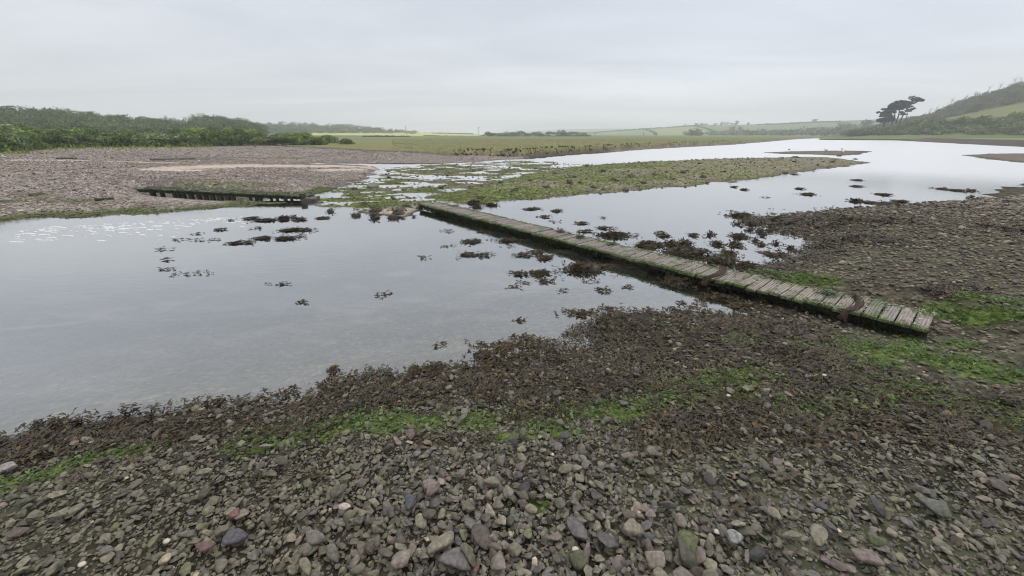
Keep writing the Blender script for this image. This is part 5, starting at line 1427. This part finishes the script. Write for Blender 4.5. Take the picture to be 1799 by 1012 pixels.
strand(1258, 480, 'broad reddish brown weed strand draped over the bridge middle, hanging off its side', .09, .11)
strand(1492, 538, 'narrow reddish brown weed strand draped over the bridge near its shore end', .045, .09)
for px, py, lab in [(1018, 417, 'orange brown weed tuft on the deck halfway along the bridge'), (985, 406.5, 'thin dark weed scrap on the bridge deck before its middle'), (1075, 429.5, 'small green brown tuft on the far edge of the deck'),
                    (1455, 521, 'dark green weed heap on the deck beside the narrow strand'), (800, 362, 'dark weed heap at the far end of the deck')]:
    c = np.array(gp(px, py, DZ + .01)); n = 40; v, f, cc = fronds(rng.normal(0, .04, n) * dv[0] * .3 + rng.normal(0, .045, n) * pv[0], rng.normal(0, .03, n) + rng.normal(0, .06, n) * pv[1] * .5, rng.uniform(0, .03, n), rng.uniform(.05, .11, n), .3,
                                                 np.array([(.13, .075, .03), (.06, .045, .025)]) if 'green' not in lab else np.array([(.05, .07, .025), (.07, .10, .03)]), np.array([.5, .5]))
    o = link('weed_tuft', mesh_np('weed_tuft', v, [f], cc, M_WEED, True), None, (c[0], c[1], deckz(float((c - A) @ dv)) + .006)); tag(o, lab, 'seaweed', 'weed tufts on the footbridge deck')

# ------------------------------------------------------------------ the old footbridge on the far bank
Z2 = .30
P0 = np.array(gp(242, 331.5, Z2)); P1 = np.array(gp(533, 345, Z2 - .14)); d2 = P1 - P0; L2 = float(np.hypot(*d2)); d2 /= L2
ob = empty('old_footbridge', (P0[0], P0[1], 0), math.atan2(d2[1], d2[0])); tag(ob, 'rotting weed-hung footbridge on uneven legs on the far shingle', 'footbridge')
DK = (0.075, 0.085, 0.04); zt2 = lambda u: Z2 - .14 * u / L2
q = np.linspace(0, L2, 25)
for y0, nm, th_ in ((0, 'deck', .03), ):
    mb = MB()
    for u0, u1 in zip(q[:-1], q[1:]):
        a0, a1 = zt2(u0), zt2(u1); jj_ = rng.normal(0, .006)
        V = [(u0 + .004, -.02, a0 - th_ + jj_), (u0 + .004, .62, a0 - th_ + jj_), (u0 + .004, .62, a0 + jj_), (u0 + .004, -.02, a0 + jj_), (u1 - .004, -.02, a1 - th_ + jj_), (u1 - .004, .62, a1 - th_ + jj_), (u1 - .004, .62, a1 + jj_), (u1 - .004, -.02, a1 + jj_)]
        mb.add(V, [(0, 4, 5, 1), (1, 5, 6, 2), (2, 6, 7, 3), (3, 7, 4, 0), (0, 1, 2, 3), (7, 6, 5, 4)], np.array(DK) * rng.uniform(.7, 1.4))
    mb.build(nm, M_WOODWET, ob)
for y0 in (0.0, .5):
    mb = MB(); mb.add([(0, y0, zt2(0) - .11), (0, y0 + .07, zt2(0) - .11), (0, y0 + .07, zt2(0) - .036), (0, y0, zt2(0) - .036), (L2, y0, zt2(L2) - .10), (L2, y0 + .07, zt2(L2) - .10), (L2, y0 + .07, zt2(L2) - .036), (L2, y0, zt2(L2) - .036)],
                      [(0, 4, 5, 1), (1, 5, 6, 2), (2, 6, 7, 3), (3, 7, 4, 0), (0, 1, 2, 3), (7, 6, 5, 4)], (.045, .045, .025)); mb.build('side_beam', M_WOODWET, ob)
for f_, w_ in [(.06, .12), (.12, .1), (.20, .09), (.225, .08), (.257, .08), (.30, .14), (.35, .12), (.395, .11), (.435, .12), (.48, .16), (.525, .16), (.56, .12), (.665, .05), (.705, .06), (.73, .04), (.79, .045), (.825, .06), (.875, .08), (.91, .05)]:
    u = f_ * L2; pw = P0 + d2 * u; hh_ = float(terrain(np.array([pw[0]]), np.array([pw[1]]))[0][0]); y0 = .09
    mb = MB(); mb.box(u - w_ / 2, u + w_ / 2, y0, y0 + .1, min(hh_, .1) - .12, zt2(u) - .04, (.040, .040, .024), jit=.008); mb.build('leg', M_WOODWET, ob)
mb = MB(); mb.box(L2 - .06, L2 + .42, -.05, .25, -.06, .12, (.07, .06, .045), jit=.02); mb.box(L2 - .1, L2 + .02, -.03, .09, -.15, .25, (.045, .04, .03), jit=.01); mb.build('end_block', M_WOODWET, ob)
n = 1500; u = rng.uniform(0, L2, n); fr_ = rng.uniform(0, 1, n)
kk = rng.integers(0, len(HP), n); R = rot_mats(rng.normal(0, .9, n), rng.normal(0, .3, n), np.full(n, math.pi / 2) + rng.normal(0, .3, n)); s_ = rng.uniform(.04, .10, n)
v, f, cc = merge(FR, rng.integers(0, len(FR), n), np.stack([u, rng.normal(-.01, .02, n), np.array([zt2(q_) for q_ in u]) + .02 - .08 * fr_], 1), R, np.stack([s_, s_ * .7, s_], 1), HP[kk] * rng.uniform(.6, 1.2, (n, 1)))
mb = MB(); mb.add(v, f, cc); mb.build('hanging_weed', M_ALGA, ob, True)['kind'] = 'stuff'
n = 900; u = rng.uniform(0, L2, n); R = rot_mats(rng.uniform(0, 6.3, n), rng.normal(0, .2, n), rng.normal(0, .2, n)); s_ = rng.uniform(.06, .13, n)
v, f, cc = merge(FR, rng.integers(0, len(FR), n), np.stack([u, rng.uniform(-.02, .6, n), np.array([zt2(q_) for q_ in u]) + .012], 1), R, np.stack([s_, s_, s_], 1), np.array([(.085, .11, .035)]) * rng.uniform(.6, 1.4, (n, 1)))
mb = MB(); mb.add(v, f, cc); mb.build('deck_weed', M_ALGA, ob, True)['kind'] = 'stuff'


# ------------------------------------------------------------------ driftwood
def log(name, p0, p1, r0, r1, col_, lab, z0=.02):
    (x0, y0, h0), (x1, y1, h1) = [tuple(float(q[0]) for q in hit([p[0]], [p[1]])) for p in (p0, p1)]
    c = np.array([(x0 + x1) / 2, (y0 + y1) / 2, (h0 + h1) / 2]); mb = MB()
    P_ = [np.array([x0 + (x1 - x0) * t, y0 + (y1 - y0) * t + .03 * math.sin(5 * t), h0 + (h1 - h0) * t + r0 * .7 + z0]) - c for t in np.linspace(0, 1, 7)]
    mb.tube(P_, np.linspace(r0, r1, 7) * rng.uniform(.85, 1.15, 7), 8, col_); o = mb.build(name, M_BARK, None, True, tuple(c)); tag(o, lab, 'driftwood')


log('driftwood', (-30, 357), (24, 352.5), .05, .04, (.30, .285, .26), 'bleached grey driftwood plank at the left frame edge', .0)
log('driftwood', (52, 345), (82, 341), .055, .02, (.09, .085, .065), 'dark rotting log half buried in the far shingle', -.02)
log('driftwood', (100, 280), (137, 279.4), .05, .03, (.085, .07, .06), 'dark straight log on the upper shingle at the left')
log('driftwood', (168, 354), (202, 351), .04, .03, (.07, .06, .05), 'thin dark stick lying on the shingle left of the old footbridge')
log('driftwood', (265, 281.5), (345, 279.8), .07, .05, (.20, .19, .18), 'long pale log stranded along the upper shingle')


# ------------------------------------------------------------------ birds on the sandbank
def gull(px, py, s, face, lab, body=(.72, .72, .70), wing=(.45, .46, .48), cat='gull', name='gull'):
    x, y, z = (float(q[0]) for q in hit([px], [py])); z = max(z, 0)
    o = empty(name, (x, y, z), face); o.scale = (s, s, s); tag(o, lab, cat)
    bm = bmesh.new(); sk = bm.verts.layers.skin.verify()
    pts_ = [((-.20, 0, .20), .035), ((-.10, 0, .23), .075), ((.02, 0, .255), .095), ((.12, 0, .29), .075), ((.16, 0, .36), .045), ((.19, 0, .40), .048), ((.235, 0, .395), .02)]
    vs = []
    for p, r in pts_:
        v = bm.verts.new(p); v[sk].radius = (r * .95, r); vs.append(v)
    vs[2][sk].use_root = True
    for a_, b_ in zip(vs[:-1], vs[1:]): bm.edges.new((a_, b_))
    me = bpy.data.meshes.new('body'); bm.to_mesh(me); bm.free(); t = bpy.data.objects.new('body', me); COL.objects.link(t)
    t.modifiers.new('s', 'SKIN'); t.modifiers.new('u', 'SUBSURF').levels = 2
    dg = bpy.context.evaluated_depsgraph_get(); m2 = bpy.data.meshes.new_from_object(t.evaluated_get(dg)); bpy.data.objects.remove(t)
    a_ = m2.attributes.new('Col', 'FLOAT_COLOR', 'POINT'); a_.data.foreach_set('color', np.tile(np.array([*body, 1], np.float32), len(m2.vertices)))
    m2.materials.clear(); m2.materials.append(M_BIRD); m2.name = 'body'; link('body', m2, o)
    for s_ in (-1, 1):
        mb = MB(); vv, ff = ICO[2]; mb.add(vv * (.20, .025, .055) + (-.06, s_ * .085, .265), ff, wing); mb.build('wing', M_BIRD, o, True)
        mb = MB(); mb.tube([(.02, s_ * .035, .20), (.03, s_ * .035, .1), (.02, s_ * .035, .008), (.07, s_ * .035, .004)], .009, 5, (.35, .22, .16)); mb.build('leg', M_BIRD, o)
    mb = MB(); mb.tube([(.23, 0, .395), (.265, 0, .39), (.29, 0, .38)], [.016, .012, .003], 6, (.45, .33, .08)); mb.build('bill', M_BIRD, o)


gull(1480, 270.4, .95, .9, 'white gull standing on the sandbank facing right, the nearer one')
gull(1450, 267.0, .85, 2.6, 'white gull standing at the far edge of the sandbank, left of the other gull')
gull(1386, 264.9, .6, 0.2, 'small dark wader at the left end of the sandbank', (.10, .09, .08), (.09, .08, .07), 'wading bird', 'wader')
gull(1478.5, 264.4, .7, 1.1, 'small dark wader behind the nearer white gull', (.10, .09, .08), (.09, .08, .07), 'wading bird', 'wader')

# ------------------------------------------------------------------ marsh grass: tussocks hanging over the bank edge, blades over the marsh
def blades(P, hts, wds, cols, lean=.35):
    n = len(P); a_ = rng.uniform(0, 6.28, n); dx, dy = np.cos(a_), np.sin(a_)
    l_ = hts * rng.normal(0, lean, n); b_ = rng.uniform(0, 6.28, n)
    tip = P + np.stack([l_ * np.cos(b_), l_ * np.sin(b_), hts], 1); mid = P + np.stack([l_ * .3 * np.cos(b_), l_ * .3 * np.sin(b_), hts * .6], 1)
    W_ = np.stack([dx, dy, 0 * dx], 1) * wds[:, None] / 2
    V = np.stack([P - W_, P + W_, mid + W_ * .8, mid - W_ * .8, tip + W_ * .15, tip - W_ * .15], 1).reshape(-1, 3); k_ = (np.arange(n) * 6)[:, None]
    F = np.concatenate([k_ + [[0, 1, 2, 3]], k_ + [[3, 2, 4, 5]]]); return V, F, np.repeat(cols, 6, 0)


GC_ = np.array([(0.13, 0.15, 0.05), (0.16, 0.17, 0.065), (0.10, 0.12, 0.045), (0.20, 0.18, 0.09)])
n = 26000; a = np.radians(rng.uniform(-8, 46, n)); r = np.exp(rng.uniform(math.log(30), math.log(110), n)); xa, ya = r * np.sin(a), r * np.cos(a)
h, D_ = terrain(xa, ya); kk = (D_['M'] > .5) & (D_['M'] < 2.7) & (h > .16) & (fbm(xa, ya, 1.6, 3, 300) > -.25); xa, ya, h = xa[kk], ya[kk], h[kk]; m_ = len(xa)
V1 = blades(np.stack([xa, ya, h - .05], 1), rng.uniform(.10, .26, m_), rng.uniform(.10, .2, m_), .55 * GC_[rng.integers(0, 4, m_)] * rng.uniform(.6, 1.3, (m_, 1)), .7)
n = 30000; a = np.radians(rng.uniform(-16, 48, n)); r = np.exp(rng.uniform(math.log(32), math.log(120), n)); xa, ya = r * np.sin(a), r * np.cos(a)
h, D_ = terrain(xa, ya); kk = ((D_['M'] > 2) | ((D_['R'] > 7) & (D_['R'] > D_['M']))) & (rng.uniform(0, 1, n) < .75); xa, ya, h, r = xa[kk], ya[kk], h[kk], r[kk]; m_ = len(xa)
V2 = blades(np.stack([xa, ya, h - .03], 1), rng.uniform(.03, .08, m_), rng.uniform(.1, .2, m_) * r / 60, np.array([(.19, .205, .075), (.215, .19, .10), (.16, .19, .07), (.23, .215, .12)])[rng.integers(0, 4, m_)] * rng.uniform(.75, 1.2, (m_, 1)), .5)
mb = MB(); mb.add(*V1); mb.add(*V2); o = mb.build('marsh_grass', M_GRASS); tag(o, 'olive salt marsh grass with tussocks along its muddy bank', 'marsh grass', kind='stuff')
# rough grass between the shingle and the far-bank scrub
n = 16000; a = np.radians(rng.uniform(-62, -14, n)); r = np.exp(rng.uniform(math.log(24), math.log(58), n)); xa, ya = r * np.sin(a), r * np.cos(a)
h, D_ = terrain(xa, ya); zz = zones(xa, ya, h, D_); kk = rng.uniform(0, 1, n) < zz['grassL']; xa, ya, h = xa[kk], ya[kk], h[kk]; m_ = len(xa)
mb = MB(); mb.add(*blades(np.stack([xa, ya, h - .03], 1), rng.uniform(.15, .45, m_), rng.uniform(.05, .14, m_), np.array([(.22, .28, .06), (.24, .26, .08), (.15, .21, .05)])[rng.integers(0, 3, m_)] * rng.uniform(.8, 1.2, (m_, 1)), .5))
o = mb.build('rough_grass', M_GRASS); tag(o, 'yellow-green rough grass along the foot of the scrub', 'grass', kind='stuff')
